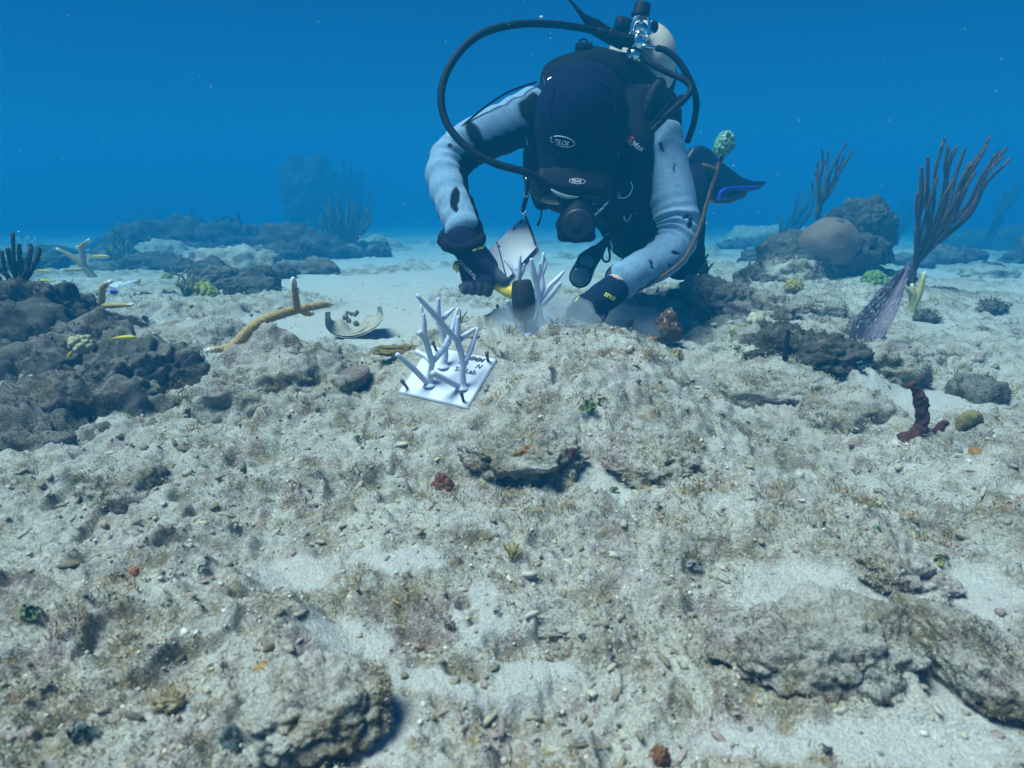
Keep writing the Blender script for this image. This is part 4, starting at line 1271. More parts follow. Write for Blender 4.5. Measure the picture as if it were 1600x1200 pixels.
BR = [tile_branch(A, s1, [(440, 760), (448, 700), (420, 590), (385, 480), (330, 410)], r_, -.020, tip=.95),
      fork(A, s1, [(378, 470), (372, 350), (350, 160)], r_ * .8, -.014, -.005),
      fork(A, s1, [(382, 440), (378, 330), (372, 240)], r_ * .8, -.016, -.020),
      fork(A, s1, [(395, 880), (260, 740), (118, 620)], r_ * .95, -.004, -.030, .8),
      fork(A, s1, [(440, 690), (390, 640), (300, 595)], r_ * .95, -.004, .012, .95),
      fork(A, s1, [(448, 700), (520, 620), (600, 520), (620, 490)], r_ * .95, -.008, .005),
      fork(A, s1, [(560, 570), (640, 390), (695, 185)], r_ * .9, -.002, .012),
      tile_branch(A, s2, [(735, 790), (745, 720), (720, 600), (690, 500), (692, 380), (695, 265)], r_, -.006),
      fork(A, s2, [(690, 500), (600, 400), (470, 245), (305, 65)], r_ * .95, -.003, -.040, .6),
      fork(A, s2, [(690, 505), (780, 430), (875, 370)], r_ * .9, -.003, .020, .5),
      fork(A, s2, [(765, 690), (820, 560), (878, 375)], r_ * .85, -.004, .018, .5),
      fork(A, s2, [(700, 920), (580, 860), (450, 795)], r_ * 1.05, -.003, -.028, .9),
      tile_branch(A, s3, [(575, 620), (560, 470), (520, 330), (505, 220), (513, 95)], r_, -.004),
      fork(A, s3, [(520, 330), (590, 250), (655, 190)], r_ * .85, -.003, .020, .6),
      fork(A, s3, [(510, 330), (480, 290), (440, 220)], r_ * .8, -.003, .010, .6)]
nA = np.cross(A[3] - A[0], A[1] - A[0]); nA /= np.linalg.norm(nA)
NA = [(on_plane(A, *zpx(220, 940)), nA + V3(-.30, 0, .15), .019), (on_plane(A, *zpx(745, 1060)), nA + V3(0, 0, .2), .020),
      (on_plane(A, *zpx(487, 580)), nA + V3(-.1, 0, .2), .018), (on_plane(A, *zpx(975, 685)), nA + V3(.05, 0, .2), .018)]
tA, nA, plateA = coral_tile('white printed coral tile with lettering in front of the diver', A, BR, NA, None, M_TILE)
xd = A[3] - A[2] * 0 - A[3] + (A[0] - A[1]); yd = A[3] - A[0]
xt = (A[0] - A[1]) / np.linalg.norm(A[0] - A[1]); yt = (A[3] - A[0]) / np.linalg.norm(A[3] - A[0])
for (body, zx, zy, sz, it) in (('MMM', 850, 668, .0135, .35), ('\u25cf3', 745, 705, .0125, 0), ('N', 885, 738, .0125, .3), ('SC Lab', 765, 778, .0135, 0)):
    c = on_plane(A, *zpx(zx, zy))
    lettering(body, sz, c, xt, yt, M_INK, tA, it, .0005, bold=.0004)
# the far tile under the mallet
Bt = TILE_B
def q3(zx, zy): return (700 + zx / 8.0, 350 + zy / 8.0)
def br2(pts, r, y0, y1, tip=.5, base=False):
    out = []
    n = len(pts)
    for i, (x, y) in enumerate(pts):
        out.append((P(*q3(x, y), y0 + (y1 - y0) * i / (n - 1)), r * ((2.2 if base and i == 0 else 1.0) if i < n - 1 else tip)))
    return out
r2 = .0052
BR2 = [br2([(1150, 1260), (1145, 1120), (1135, 950), (1110, 760), (1070, 600), (1040, 435)], r2 * 1.15, 1.335, 1.31, .6, True),
       br2([(1140, 980), (1180, 780), (1165, 600), (1195, 360)], r2, 1.33, 1.345, .5),
       br2([(1120, 720), (1150, 600), (1148, 490)], r2 * .9, 1.32, 1.31, .5),
       br2([(1170, 980), (1250, 800), (1360, 690), (1450, 590)], r2, 1.33, 1.35, .5),
       br2([(1180, 1010), (1300, 880), (1410, 735)], r2, 1.325, 1.30, .6),
       br2([(1180, 620), (1215, 500), (1200, 420)], r2 * .9, 1.34, 1.35, .6),
       br2([(905, 1180), (890, 900), (885, 640), (905, 390)], r2, 1.36, 1.355, .5, True),
       br2([(885, 680), (790, 540), (700, 430)], r2 * .9, 1.36, 1.37, .5),
       br2([(885, 680), (930, 590), (955, 500)], r2 * .9, 1.36, 1.355, .5),
       br2([(820, 1180), (780, 1060), (740, 960)], r2 * .9, 1.33, 1.31, .7),
       br2([(1000, 1200), (1040, 1000), (1070, 800)], r2 * .9, 1.345, 1.36, .6)]
nB = np.cross(Bt[3] - Bt[0], Bt[1] - Bt[0]); nB /= np.linalg.norm(nB)
NB = [(on_plane(Bt, 781, 493), nB + V3(-.35, 0, .2), .024), (on_plane(Bt, 820, 519), nB * .3 + V3(0, 0, 1), .026), (on_plane(Bt, 884, 506), nB + V3(0, 0, .3), .010)]
coral_tile('silt dusted coral tile being nailed down under the mallet', Bt, BR2, NB, None, M_TILE)
# a third tile far away on the left slope
g = P(40, 408, 4.3)
C4 = [g + V3(-.02, -.10, 0), g + V3(-.11, 0, .0), g + V3(.02, .10, 0), g + V3(.11, 0, 0)]
k3 = grow(4.3)
C4 = [g + (q - g) * k3 for q in C4]
bb = [[(g, .02), (P(40, 392, 4.3), .012), (P(33, 380, 4.3), .010), (P(27, 371, 4.3), .006)], [(g, .016), (P(42, 385, 4.3), .011), (P(42, 369, 4.3), .006)],
      [(g, .016), (P(46, 388, 4.3), .011), (P(57, 371, 4.3), .006)], [(P(42, 376, 4.3), .008), (P(46, 370, 4.3), .005)]]
bb = [[(p_, q_ * k3) for (p_, q_) in b_] for b_ in bb]
coral_tile('hazy white coral tile far off behind the dark sea rod', C4, bb, [], None, M_TILE)
g = P(175, 427, 2.7); g[2] = height(g[0], g[1]) + .012
M_DULL = plain('dull_white_plastic', (.62, .66, .70), .5, 0, .1, 40)
t = thing('blank_tile', 'flat pale plate lying on the left slope', 'plate', g)
mb = MB(); poly_prism(mb, [g + V3(-.07, -.05, 0), g + V3(.03, -.06, .004), g + V3(.08, .06, .02), g + V3(-.02, .06, .012)], .005, (0, 0, 1)); mb.build('plate', M_DULL, t, False)

# ================================================================== the diver
M_SUIT = painted('neoprene', .9, .22, 90, .0008, 420, .08)
M_HOOD = plain('navy_neoprene', (.003, .006, .032), .9, 0, .3, 60, .0007, .06, 500)
M_NYLON = plain('black_nylon', (.004, .005, .010), .85, 0, .35, 70, .0008, .08, 700)
M_RUBBER = plain('black_rubber', (.003, .0045, .010), .6, 0, .3, 80, .0004, .12, 500)
M_CHROME = plain('chrome', (.74, .76, .78), .22, 1.0, .06, 40, 0, .5)
M_WHITE = plain('printed_white', (.72, .72, .72), .6, 0, .08, 90)
M_RED = plain('printed_red', (.42, .02, .02), .6, 0, .1, 90)
M_YEL = plain('yellow_fibreglass', (.72, .55, .05), .45, 0, .12, 60, .0003)
M_YPR = plain('printed_yellow', (.75, .70, .05), .6, 0, .08, 90)
M_GLASS = plain('dial_glass', (.10, .17, .17), .12, 0, .2, 50, 0, .6)
M_BLUE = plain('blue_rubber', (.005, .03, .42), .5, 0, .2, 60, .0004)
M_TANK = plain('grey_tank_paint', (.50, .47, .41), .42, .0, .10, 18, .0003, .45, 300)
M_GLOVE = painted('glove_cloth', .9, .3, 120, .0009, 500, .1)

def cap_mesh(p0, r0, p1, r1, seg=16):
    p0, p1 = np.array(p0, float), np.array(p1, float)
    d = p1 - p0; L = np.linalg.norm(d)
    ax = d / L if L > 1e-9 else np.array((0, 0, 1.0))
    prof = []
    for k in range(1, 7):
        a = math.pi / 2 * k / 6
        prof.append((-r0 * math.cos(a), r0 * math.sin(a)))
    for k in range(1, 4):
        prof.append((L * k / 4, r0 + (r1 - r0) * k / 4))
    for k in range(0, 6):
        a = math.pi / 2 * k / 6
        prof.append((L + r1 * math.sin(a), r1 * math.cos(a)))
    return lathe(p0, ax, prof, seg, (1, .01, .02) if abs(ax[0]) < .9 else (0, 1, .02))
def blob(name, shapes, voxel, smooth, mat, parent, colf=None, wrinkle=0.0, wsc=30, seed=3):
    """shapes fused into one continuous skin"""
    mb = MB()
    for s in shapes:
        if s[0] == 'cap': mb.add(*cap_mesh(*s[1:]))
        elif s[0] == 'ball': mb.add(*ball(s[1], s[2], 20, s[3] if len(s) > 3 else None))
        elif s[0] == 'box': mb.add(*box(s[1], s[2], s[3] if len(s) > 3 else None))
    o = mb.build('tmp', None)
    md = o.modifiers.new('r', 'REMESH'); md.mode = 'VOXEL'; md.voxel_size = voxel; md.use_smooth_shade = True
    sm = o.modifiers.new('s', 'SMOOTH'); sm.factor = .5; sm.iterations = smooth
    bpy.context.view_layer.update()
    me = bpy.data.meshes.new_from_object(o.evaluated_get(bpy.context.evaluated_depsgraph_get()))
    old = o.data
    bpy.data.objects.remove(o); bpy.data.meshes.remove(old)
    n = len(me.vertices)
    V = np.empty(n * 3, dtype=np.float32); me.vertices.foreach_get('co', V); V = V.reshape(-1, 3).astype(float)
    N = np.empty(n * 3, dtype=np.float32); me.vertices.foreach_get('normal', N); N = N.reshape(-1, 3).astype(float)
    if wrinkle:
        V = V + N * (fbm3(V, wsc, 3, seed) * wrinkle)[:, None]
        me.vertices.foreach_set('co', V.astype(np.float32).ravel())
    for a_ in list(me.color_attributes): me.color_attributes.remove(a_)
    if colf is not None:
        at = me.color_attributes.new('col', 'FLOAT_COLOR', 'POINT')
        c = np.ones((n, 4), dtype=np.float32); c[:, :3] = colf(V, N)
        at.data.foreach_set('color', c.ravel())
    me.polygons.foreach_set('use_smooth', np.ones(len(me.polygons), dtype=bool))
    me.update()
    return link(name, me, mat, parent)

diver = thing('person', 'scuba diver with pale blue sleeves bowed over the tiles, swinging a mallet', 'person', P(1030, 432, 2.05))
shR, elR, wrR = P(842, 176, 1.735), P(704, 250, 1.585), P(727, 366, 1.415)
shL, elL, wrL = P(1020, 212, 1.735), P(1054, 372, 1.62), P(960, 447, 1.455)
hipL, knL, anL = P(1015, 300, 2.22), P(1066, 404, 2.06), P(1086, 268, 2.44)
hipR, knR, anR = P(955, 305, 2.22), P(985, 372, 2.02), P(985, 290, 2.46)
headc = P(908, 190, 1.60)
def suit_col(V, N):
    c = np.tile(np.array((.004, .006, .016)), (len(V), 1))
    ax = wrL - elL; L = np.linalg.norm(ax); ax = ax / L
    s = (V - elL) @ ax
    d = np.linalg.norm(V - elL - s[:, None] * ax, axis=1)
    skin = (s > L * .80) & (s < L * 1.4) & (d < .08)
    c[skin] = (.50, .33, .24)
    return c
body = blob('body', [
    ('cap', hipL, .10, hipR, .10), ('cap', P(985, 295, 2.2), .14, P(940, 245, 1.88), .145), ('cap', P(940, 240, 1.88), .14, P(925, 195, 1.76), .10),
    ('cap', shR, .062, shL, .066), ('cap', P(922, 190, 1.74), .06, headc, .06), ('ball', headc, (.085, .10, .11)),
    ('cap', shR, .052, elR, .033), ('cap', elR, .033, wrR, .026), ('cap', wrR, .027, P(742, 392, 1.39), .026),
    ('cap', shL, .056, elL, .037), ('cap', elL, .037, wrL, .027), ('cap', wrL, .028, P(938, 462, 1.44), .027),
    ('cap', hipL, .095, knL, .068), ('cap', knL, .066, anL, .045), ('cap', anL, .044, P(1110, 282, 2.48), .038),
    ('cap', hipR, .095, knR, .068), ('cap', knR, .066, anR, .045)], .010, 8, M_SUIT, diver, suit_col, .004, 22)

def sleeve(path, rad, pdir, thr, up0, seed, cuts, parent, edge=None):
    """neoprene sleeve: pale outer panel, black inner panel, folds at the elbow, torn spots"""
    pts = catmull(np.array(path), 60); n0 = len(path)
    rad = np.interp(np.linspace(0, n0 - 1, len(pts)), np.arange(n0), rad)
    seg = 96
    V, F, sp = tube(pts, rad, seg, 0, True, None, 0, 0, up0)
    T, N, B = frames(pts, up0)
    ctr = np.vstack([np.repeat(pts, seg, 0), pts[:1], pts[-1:]])
    nr = V - ctr; nr /= np.linalg.norm(nr, axis=1)[:, None] + 1e-9
    tt = np.vstack([np.repeat(T, seg, 0), T[:1], T[-1:]])
    # folds: bunched rings near the elbow, softer ones elsewhere
    L = np.concatenate([[0], np.cumsum(np.linalg.norm(np.diff(pts, axis=0), axis=1))])
    sl = np.concatenate([np.repeat(L, seg), [0, L[-1]]])
    el = L[len(L) // 2]
    warp = sl + .012 * fbm3(V, 14, 2, seed)
    bend = np.array(path[1]) - (np.array(path[0]) + np.array(path[2])) / 2; bend /= np.linalg.norm(bend)
    inner = np.clip(.35 - nr @ bend * .65, 0, 1)
    fold = np.sin(warp * 230) * np.exp(-((sl - el) / .055) ** 2) * .0062 * (.25 + inner)
    fold += np.sin(warp * 150 + 2) * .0026 * np.exp(-((sl - L[-1]) / .10) ** 2)
    fold += np.sin(warp * 120) * .0024 * sst(-.1, .5, fbm3(V, 11, 2, seed + 4))
    V = V + nr * (fold + .0022 * fbm3(V, 16, 3, seed + 1))[:, None]
    k = nr @ (np.array(pdir) / np.linalg.norm(pdir)) + .05 * np.sin(warp * 190) * .6 + .05 * fbm3(V, 26, 3, seed + 2)
    pale = sst(thr - .03, thr + .03, k)
    # torn places where the pale skin has come off
    for (u, v, Y, ru, rv, ang) in cuts:
        c = P(u, v, Y); s_ = Y / FPX
        du = (V[:, 0] - c[0]) / s_; dv = -(V[:, 2] - c[2]) / s_
        ca, sa = math.cos(ang), math.sin(ang)
        q = np.hypot((du * ca + dv * sa) / ru, (-du * sa + dv * ca) / rv) + .30 * fbm3(V, 60, 3, seed + 7)
        pale = np.minimum(pale, np.where(nr[:, 1] < .35, sst(.85, 1.05, q), 1))
    cf = np.array((.175, .295, .42)); cb = np.array((.004, .006, .014))
    col = cb + (cf - cb) * pale[:, None]
    lift = .0012 * pale
    V = V + nr * lift[:, None]
    me = mesh_np('sleeve', V, F, True, col)
    return link('sleeve', me, M_SUIT, parent)
slR = sleeve([shR + (P(815, 188, 1.70) - shR) * .1, elR, wrR], [.0625, .0455, .0365], (-.62, -.55, .55), .10, (0, 0, 1), 3,
       [(742, 212, 1.60, 9, 24, -.5), (830, 170, 1.68, 18, 22, .2), (712, 311, 1.46, 7, 17, .1), (714, 326, 1.45, 5, 5, 0), (704, 228, 1.56, 4, 3, 0)], diver)
slL = sleeve([shL, elL, wrL + (elL - wrL) * .06], [.0690, .0515, .0375], (.45, -.85, -.05), -.22, (0, -1, .2), 9,
       [(1034, 230, 1.65, 3, 8, -.5), (1021, 245, 1.65, 2, 3, 0), (1054, 262, 1.63, 1.6, 7, 0), (1074, 340, 1.58, 6, 2.5, -.3), (1081, 350, 1.57, 4, 8, .3), (1050, 393, 1.56, 8, 3, .3), (1015, 412, 1.50, 2.6, 9, -.3), (1042, 412, 1.54, 5, 2, .2)], diver)
mb = MB(); mb.tube([P(*q) for q in [(838, 128, 1.70), (790, 146, 1.655), (742, 180, 1.615), (697, 224, 1.575), (677, 258, 1.555), (672, 288, 1.53), (680, 320, 1.49), (697, 358, 1.44)]], .0026, 8, (.004, .006, .014), 8); mb.build('seam', M_SUIT, slR)
# zigzag stitching at the left cuff
mb = MB(); zz = [P(967 + 2.2 * k + (3 if k % 2 else 0), 436 + 3.6 * k, 1.408 + .002 * k) for k in range(7)]; mb.tube(zz, .0006, 5, (.02, .03, .06)); mb.build('stitching', M_SUIT, slL)
# --- hood and mask
h_ = np.array((.02, -.74, .67)); h_ /= np.linalg.norm(h_)
f_ = np.array((-.03, -.67, -.74)); f_ = f_ - h_ * f_.dot(h_); f_ /= np.linalg.norm(f_)
s_ = np.cross(f_, h_)
HR = np.stack([s_, f_, h_], 1)
hood = blob('hood', [('ball', headc, (.108, .118, .128), HR), ('cap', headc - h_ * .03, .102, P(903, 268, 1.60), .088), ('cap', headc, .09, P(925, 190, 1.73), .082), ('cap', P(903, 250, 1.60), .09, P(915, 290, 1.70), .09)],
            .006, 10, M_HOOD, diver, None, .0034, 20)
def ring_on(target, pts_uv, Y, r, mat, parent, name):
    bv = BVHTree.FromPolygons([v.co[:] for v in target.data.vertices], [tuple(p.vertices) for p in target.data.polygons])
    out = []
    for (u, v) in pts_uv:
        d = ray(u, v); d = d / np.linalg.norm(d)
        h = bv.ray_cast(Vector(CAM), Vector(d))
        if h[0] is not None: out.append(np.array(h[0]) + np.array(h[1]) * r * .3)
    if len(out) > 2:
        mb = MB(); mb.tube(out, r, 6, (1, 1, 1), 3); return mb.build(name, mat, parent)
ring_on(hood, [(868, 135), (862, 160), (862, 190), (866, 220), (872, 245)], 1.5, .0030, M_HOOD, hood, 'seam')
ring_on(hood, [(940, 128), (958, 150), (962, 180), (955, 210), (950, 250)], 1.5, .0030, M_HOOD, hood, 'seam')
ring_on(hood, [(838, 248), (865, 262), (900, 268), (940, 264), (975, 246)], 1.5, .0040, M_RUBBER, hood, 'strap')
xL = P(920, 231, 1.5) - P(880, 221, 1.5); yL = V3(0, .05, 1)
def oval_on(target, u, v, a, b, ang, Y, mat, parent, name, r=.0009):
    pts = []
    for k in range(25):
        q = 2 * math.pi * k / 24
        x, y = a * math.cos(q), b * math.sin(q)
        pts.append((u + x * math.cos(ang) - y * math.sin(ang), v + x * math.sin(ang) + y * math.cos(ang)))
    return ring_on(target, pts, Y, r, mat, parent, name)
oval_on(hood, 879, 221, 19, 7.5, .22, 1.5, M_WHITE, hood, 'logo_ring')
c = P(879, 221, 1.46)
lettering('TILOS', .0118, c, P(915, 229, 1.46) - c, V3(.15, 0, 1), M_WHITE, hood, .2, .0012, hood, 'logo', .0004)
# mask
mc = P(893, 292, 1.535)
mf = f_ * .75 + V3(0, -.0, -.45); mf /= np.linalg.norm(mf)
mR = np.stack([np.cross(mf, h_) / np.linalg.norm(np.cross(mf, h_)), mf, np.cross(np.cross(mf, h_), mf)], 1)
mR[:, 2] /= np.linalg.norm(mR[:, 2])
mask = blob('mask', [('box', mc, (.078, .026, .040), mR), ('cap', mc - mR[:, 0] * .06, .034, mc + mR[:, 0] * .06, .034)], .006, 8, M_RUBBER, diver)
mb = MB()
for sx in (-1, 1):
    V, F = ball(mc + mR[:, 0] * sx * .036 + mR[:, 1] * .030, (.032, .005, .024), 18, mR); mb.add(V, F)
mb.build('lens', plain('mask_glass', (.02, .03, .04), .15, 0, .2, 50, 0, .3), mask)
mb = MB(); mb.tube([P(861, 296, 1.485), P(872, 303, 1.478), P(888, 308, 1.475), P(904, 308, 1.478)], [.0020, .0042, .0040, .0012], 8, (1, 1, 1), 6, True, .5); mb.build('rim', plain('lens_edge_highlight', (.22, .28, .30), .2, 0, .1), mask)  # bright highlight along the lens edge, put in as a pale strip
oval_on(mask, 902, 283, 12.5, 4.2, .06, 1.5, M_WHITE, mask, 'logo_ring', .0006)
c = P(902, 283, 1.47)
lettering('TILOS', .0080, c, V3(1, 0, -.04), V3(0, 0, 1), M_WHITE, mask, .2, .0008, mask, 'logo', .0002)

# --- gloves
NAVY, GREY = np.array((.006, .010, .036)), np.array((.065, .078, .10))
def glove_col(test):
    def f(V, N):
        k = sst(-.004, .004, test(V, N) + .003 * fbm3(V, 60, 2, 5))[:, None]
        return NAVY * (1 - k) + GREY * k
    return f
hd0, hd1 = P(818, 468, 1.335), P(712, 417, 1.415)          # line of the mallet handle
fin = []
for k in range(4):
    t_ = k / 3
    b0 = P(764 - 36 * t_, 424 + 4 * t_, 1.385 + .02 * t_); b1 = P(767 - 36 * t_, 440 + 5 * t_, 1.350 + .02 * t_); b2 = P(762 - 36 * t_, 457 - 3 * t_, 1.358 + .02 * t_); b3 = P(756 - 34 * t_, 451 - 3 * t_, 1.385 + .02 * t_)
    rr = .0096 - .0010 * t_
    fin += [('cap', b0, rr * 1.12, b1, rr * 1.05), ('cap', b1, rr * 1.05, b2, rr), ('cap', b2, rr, b3, rr * .9)]
gR = blob('glove', [('cap', P(722, 374, 1.41), .0335, P(738, 396, 1.395), .032), ('cap', P(738, 396, 1.395), .031, P(757, 418, 1.39), .029), ('cap', P(735, 405, 1.395), .026, P(738, 432, 1.395), .025),
      ('cap', P(757, 418, 1.39), .028, P(742, 430, 1.39), .024), ('cap', P(760, 414, 1.372), .0145, P(775, 428, 1.354), .0125), ('cap', P(775, 428, 1.354), .0125, P(788, 439, 1.347), .0105)] + fin,
     .0028, 2, M_GLOVE, diver, glove_col(lambda V, N: np.maximum((P(750, 438, 1.37)[2] - V[:, 2]) - .35 * (V[:, 0] - P(735, 440, 1.37)[0]) * -1 * 0 - .003, (V[:, 0] - P(774, 430, 1.36)[0]))), .0009, 60)
mb = MB(); mb.tube([P(692, 378, 1.395), P(706, 388, 1.375), P(728, 388, 1.372), P(750, 378, 1.39), P(746, 366, 1.43), P(718, 362, 1.445), P(696, 366, 1.43), P(692, 378, 1.395)], .0115, 12, (.007, .008, .016), 6, False, None, .004, 3)
mb.build('cuff', M_GLOVE, gR)
lettering('GENERAL', .0118, P(728, 424, 1.34), P(737, 432, 1.34) - P(728, 424, 1.34), V3(.35, 0, 1), plain('printed_grey', (.42, .44, .46), .6), gR, .1, .0010, gR, 'print')
lettering('PURPOSE', .0105, P(727, 434, 1.34), P(737, 441, 1.34) - P(728, 434, 1.34), V3(.35, 0, 1), M_RUBBER, gR, .1, .0010, gR, 'print', .0003)
lettering('STYLE', .0092, P(747, 388, 1.36), P(753, 387, 1.36) - P(742, 389.5, 1.36), V3(0, 0, 1), M_YPR, gR, .2, .0012, gR, 'print', .0006)
finL = []
for k in range(4):
    t_ = k / 3
    b0 = P(908 + 32 * t_, 474 + 20 * t_, 1.39 + .01 * t_); b1 = P(895 + 30 * t_, 484 + 19 * t_, 1.365 + .01 * t_); b2 = P(889 + 30 * t_, 497 + 11 * t_, 1.372 + .01 * t_); b3 = P(897 + 28 * t_, 503 + 7 * t_, 1.40)
    rr = .0100 - .0010 * t_
    finL += [('cap', b0, rr * 1.15, b1, rr * 1.05), ('cap', b1, rr * 1.05, b2, rr), ('cap', b2, rr, b3, rr * .9)]
gL = blob('glove', [('cap', P(958, 454, 1.455), .0345, P(940, 466, 1.435), .034), ('cap', P(940, 466, 1.435), .033, P(918, 482, 1.41), .031), ('cap', P(935, 474, 1.43), .030, P(930, 494, 1.42), .024),
      ('cap', P(918, 466, 1.42), .014, P(903, 472, 1.40), .0125), ('cap', P(903, 472, 1.40), .0125, P(893, 484, 1.39), .0108)] + finL,
     .0028, 2, M_GLOVE, diver, glove_col(lambda V, N: (P(898, 480, 1.38)[0] - V[:, 0]) * .8 - .004), .0009, 60, 4)
lettering('STYLE', .0098, P(953, 464, 1.40), P(962, 469, 1.40) - P(950, 462.5, 1.40), V3(.3, 0, 1), M_YPR, gL, .2, .0012, gL, 'print', .0006)
mb = MB(); mb.tube([P(905, 464, 1.392), P(901, 470, 1.384), P(898, 476, 1.378)], [.003, .0042, .0035], 8, (1, 1, 1), 4, True, .5); mb.build('patch', M_YPR, gL)

# --- fin on the raised left foot
def slab(name, uv, Y0, Y1, th, mat, parent, bev=.006):
    us = [q[0] for q in uv]; u0, u1 = min(us), max(us)
    pts = np.array([P(u, v, Y0 + (Y1 - Y0) * (u - u0) / (u1 - u0)) for (u, v) in uv])
    n = len(pts); c = pts.mean(0)
    bk = pts + np.array((0, th, 0)); fr = c + (pts - c) * .93 - np.array((0, .012, 0)); 
    V = np.vstack([fr, pts, bk])
    F = [tuple(range(n)), tuple(range(3 * n - 1, 2 * n - 1, -1))]
    for k in range(2):
        for i in range(n): F.append((k * n + i, (k + 1) * n + i, (k + 1) * n + (i + 1) % n, k * n + (i + 1) % n))
    mb = MB(); mb.add(V, F)
    o = mb.build(name, mat, parent, False)
    bm = bmesh.new(); bm.from_mesh(o.data); bmesh.ops.recalc_face_normals(bm, faces=bm.faces); bm.to_mesh(o.data); bm.free()
    md = o.modifiers.new('b', 'BEVEL'); md.width = bev; md.segments = 2
    return o
swim = slab('swim_fin', [(1072, 246), (1082, 230), (1096, 226), (1108, 232), (1124, 250), (1142, 264), (1160, 277), (1178, 283), (1198, 283), (1196, 289), (1186, 296), (1168, 300), (1164, 309), (1140, 318), (1118, 319), (1102, 305), (1088, 280)], 2.40, 2.56, .05, plain('dark_blue_rubber', (.008, .012, .035), .5, 0, .25, 60), diver)
slab('blade_panel', [(1120, 313), (1123, 300), (1132, 293), (1150, 291), (1188, 290), (1186, 295), (1164, 298), (1152, 306), (1136, 312)], 2.41, 2.53, .01, M_BLUE, swim, .002)
slab('foot_window', [(1134, 308), (1134, 301), (1142, 297), (1156, 297), (1162, 300), (1152, 305)], 2.395, 2.42, .006, M_RUBBER, swim, .001)

# ================================================================== gear the diver wears
vest = thing('buoyancy_vest', 'black buoyancy vest with silver rings worn by the diver', 'dive vest', P(930, 320, 1.9))
vb = blob('vest_body', [
    ('cap', P(882, 128, 1.80), .062, P(925, 112, 1.82), .060), ('cap', P(925, 112, 1.82), .060, P(972, 130, 1.84), .072), ('cap', P(860, 150, 1.77), .035, P(882, 125, 1.79), .05),
    ('cap', P(972, 130, 1.84), .072, P(1012, 190, 1.86), .088), ('cap', P(1020, 180, 1.88), .075, P(1020, 250, 2.05), .09), ('cap', P(860, 160, 1.80), .05, P(880, 260, 1.95), .12),
    ('cap', P(846, 160, 1.745), .030, P(840, 270, 1.69), .030), ('cap', P(840, 270, 1.69), .032, P(850, 300, 1.67), .032),
    ('cap', P(1000, 165, 1.735), .050, P(990, 235, 1.66), .042), ('cap', P(990, 235, 1.66), .046, P(995, 320, 1.70), .062),
    ('cap', P(880, 290, 1.76), .07, P(985, 300, 1.78), .09), ('cap', P(985, 320, 1.78), .085, P(1015, 350, 1.84), .085),
    ('cap', P(975, 350, 1.72), .045, P(985, 385, 1.71), .034), ('cap', P(1000, 360, 1.74), .05, P(1003, 385, 1.73), .03)], .009, 8, M_NYLON, vest, None, .005, 24, 8)
mb = MB(); mb.add(*box(P(912, 74, 1.80), (.020, .012, .009))); mb.tube([P(905, 70, 1.80), P(908, 62, 1.80), P(916, 62, 1.80), P(919, 70, 1.80)], .0025, 8, (1, 1, 1), 5); mb.build('dump_valve', M_NYLON, vest)
pk = blob('weight_pocket', [('cap', P(838, 290, 1.66), .018, P(862, 290, 1.66), .020), ('cap', P(842, 300, 1.655), .022, P(846, 316, 1.65), .020), ('cap', P(860, 300, 1.655), .020, P(852, 316, 1.65), .018)], .005, 5, M_NYLON, vest)
mb = MB(); mb.tube([P(846, 328, 1.65), P(845, 340, 1.648), P(840, 352, 1.645)], [.0022, .002, .0034], 8, (1, 1, 1), 4); mb.build('pull_cord', M_NYLON, vest)
def dring(uv, Y, r, mat=M_CHROME, closed=False, name='d_ring', parent=None):
    pts = [P(u, v, Y) for (u, v) in uv]
    if closed: pts.append(pts[0])
    mb = MB(); mb.tube(pts, r, 8, (1, 1, 1), 5, not closed); return mb.build(name, mat, parent or vest)
dring([(830, 197), (824, 206), (822, 217), (825, 226), (829, 230)], 1.655, .0016)
dring([(985, 282), (988, 292), (984, 303), (976, 309), (964, 308)], 1.60, .0017)
dring([(986, 334), (983, 342), (980, 346), (976, 343), (975, 336)], 1.615, .0012)
dring([(855, 126), (860, 122), (863, 122)], 1.72, .0018)
dring([(849, 120), (852, 132), (856, 138)], 1.71, .0010)
dring([(826, 189), (834, 192)], 1.66, .0016); dring([(858, 229), (860, 230), (862, 229)], 1.62, .0022)
# chest webbing, blue tab, shoulder pad with logo
mb = MB(); mb.tube([P(973, 160, 1.60), P(972, 172, 1.59)], .0032, 8); mb.build('whistle', M_WHITE, vest)
mb = MB(); mb.tube([P(969, 196, 1.585), P(968, 215, 1.575), P(966, 243, 1.57)], .0022, 6, (1, 1, 1), 4, True, .5); mb.tube([P(967, 298, 1.585), P(967, 306, 1.583)], .004, 6, (1, 1, 1), 3, True, .5); mb.build('blue_cord', plain('blue_line', (.03, .13, .45), .5), vest)
c = P(982, 214, 1.58)
lettering('Scuba', .0165, P(979, 214, 1.58), P(990, 218, 1.58) - P(975, 212, 1.58), V3(.12, 0, 1), M_WHITE, vest, .15, .0012, vb, 'logo', .0003)
lettering('S', .026, P(990.5, 219, 1.58), V3(1, 0, -.1), V3(0, 0, 1), M_RED, vest, .1, .0010, vb, 'logo', .0012)
lettering('Max', .0175, P(1001, 227, 1.58), P(1008, 232, 1.58) - P(995, 224, 1.58), V3(.12, 0, 1), M_WHITE, vest, .15, .0012, vb, 'logo', .0003)
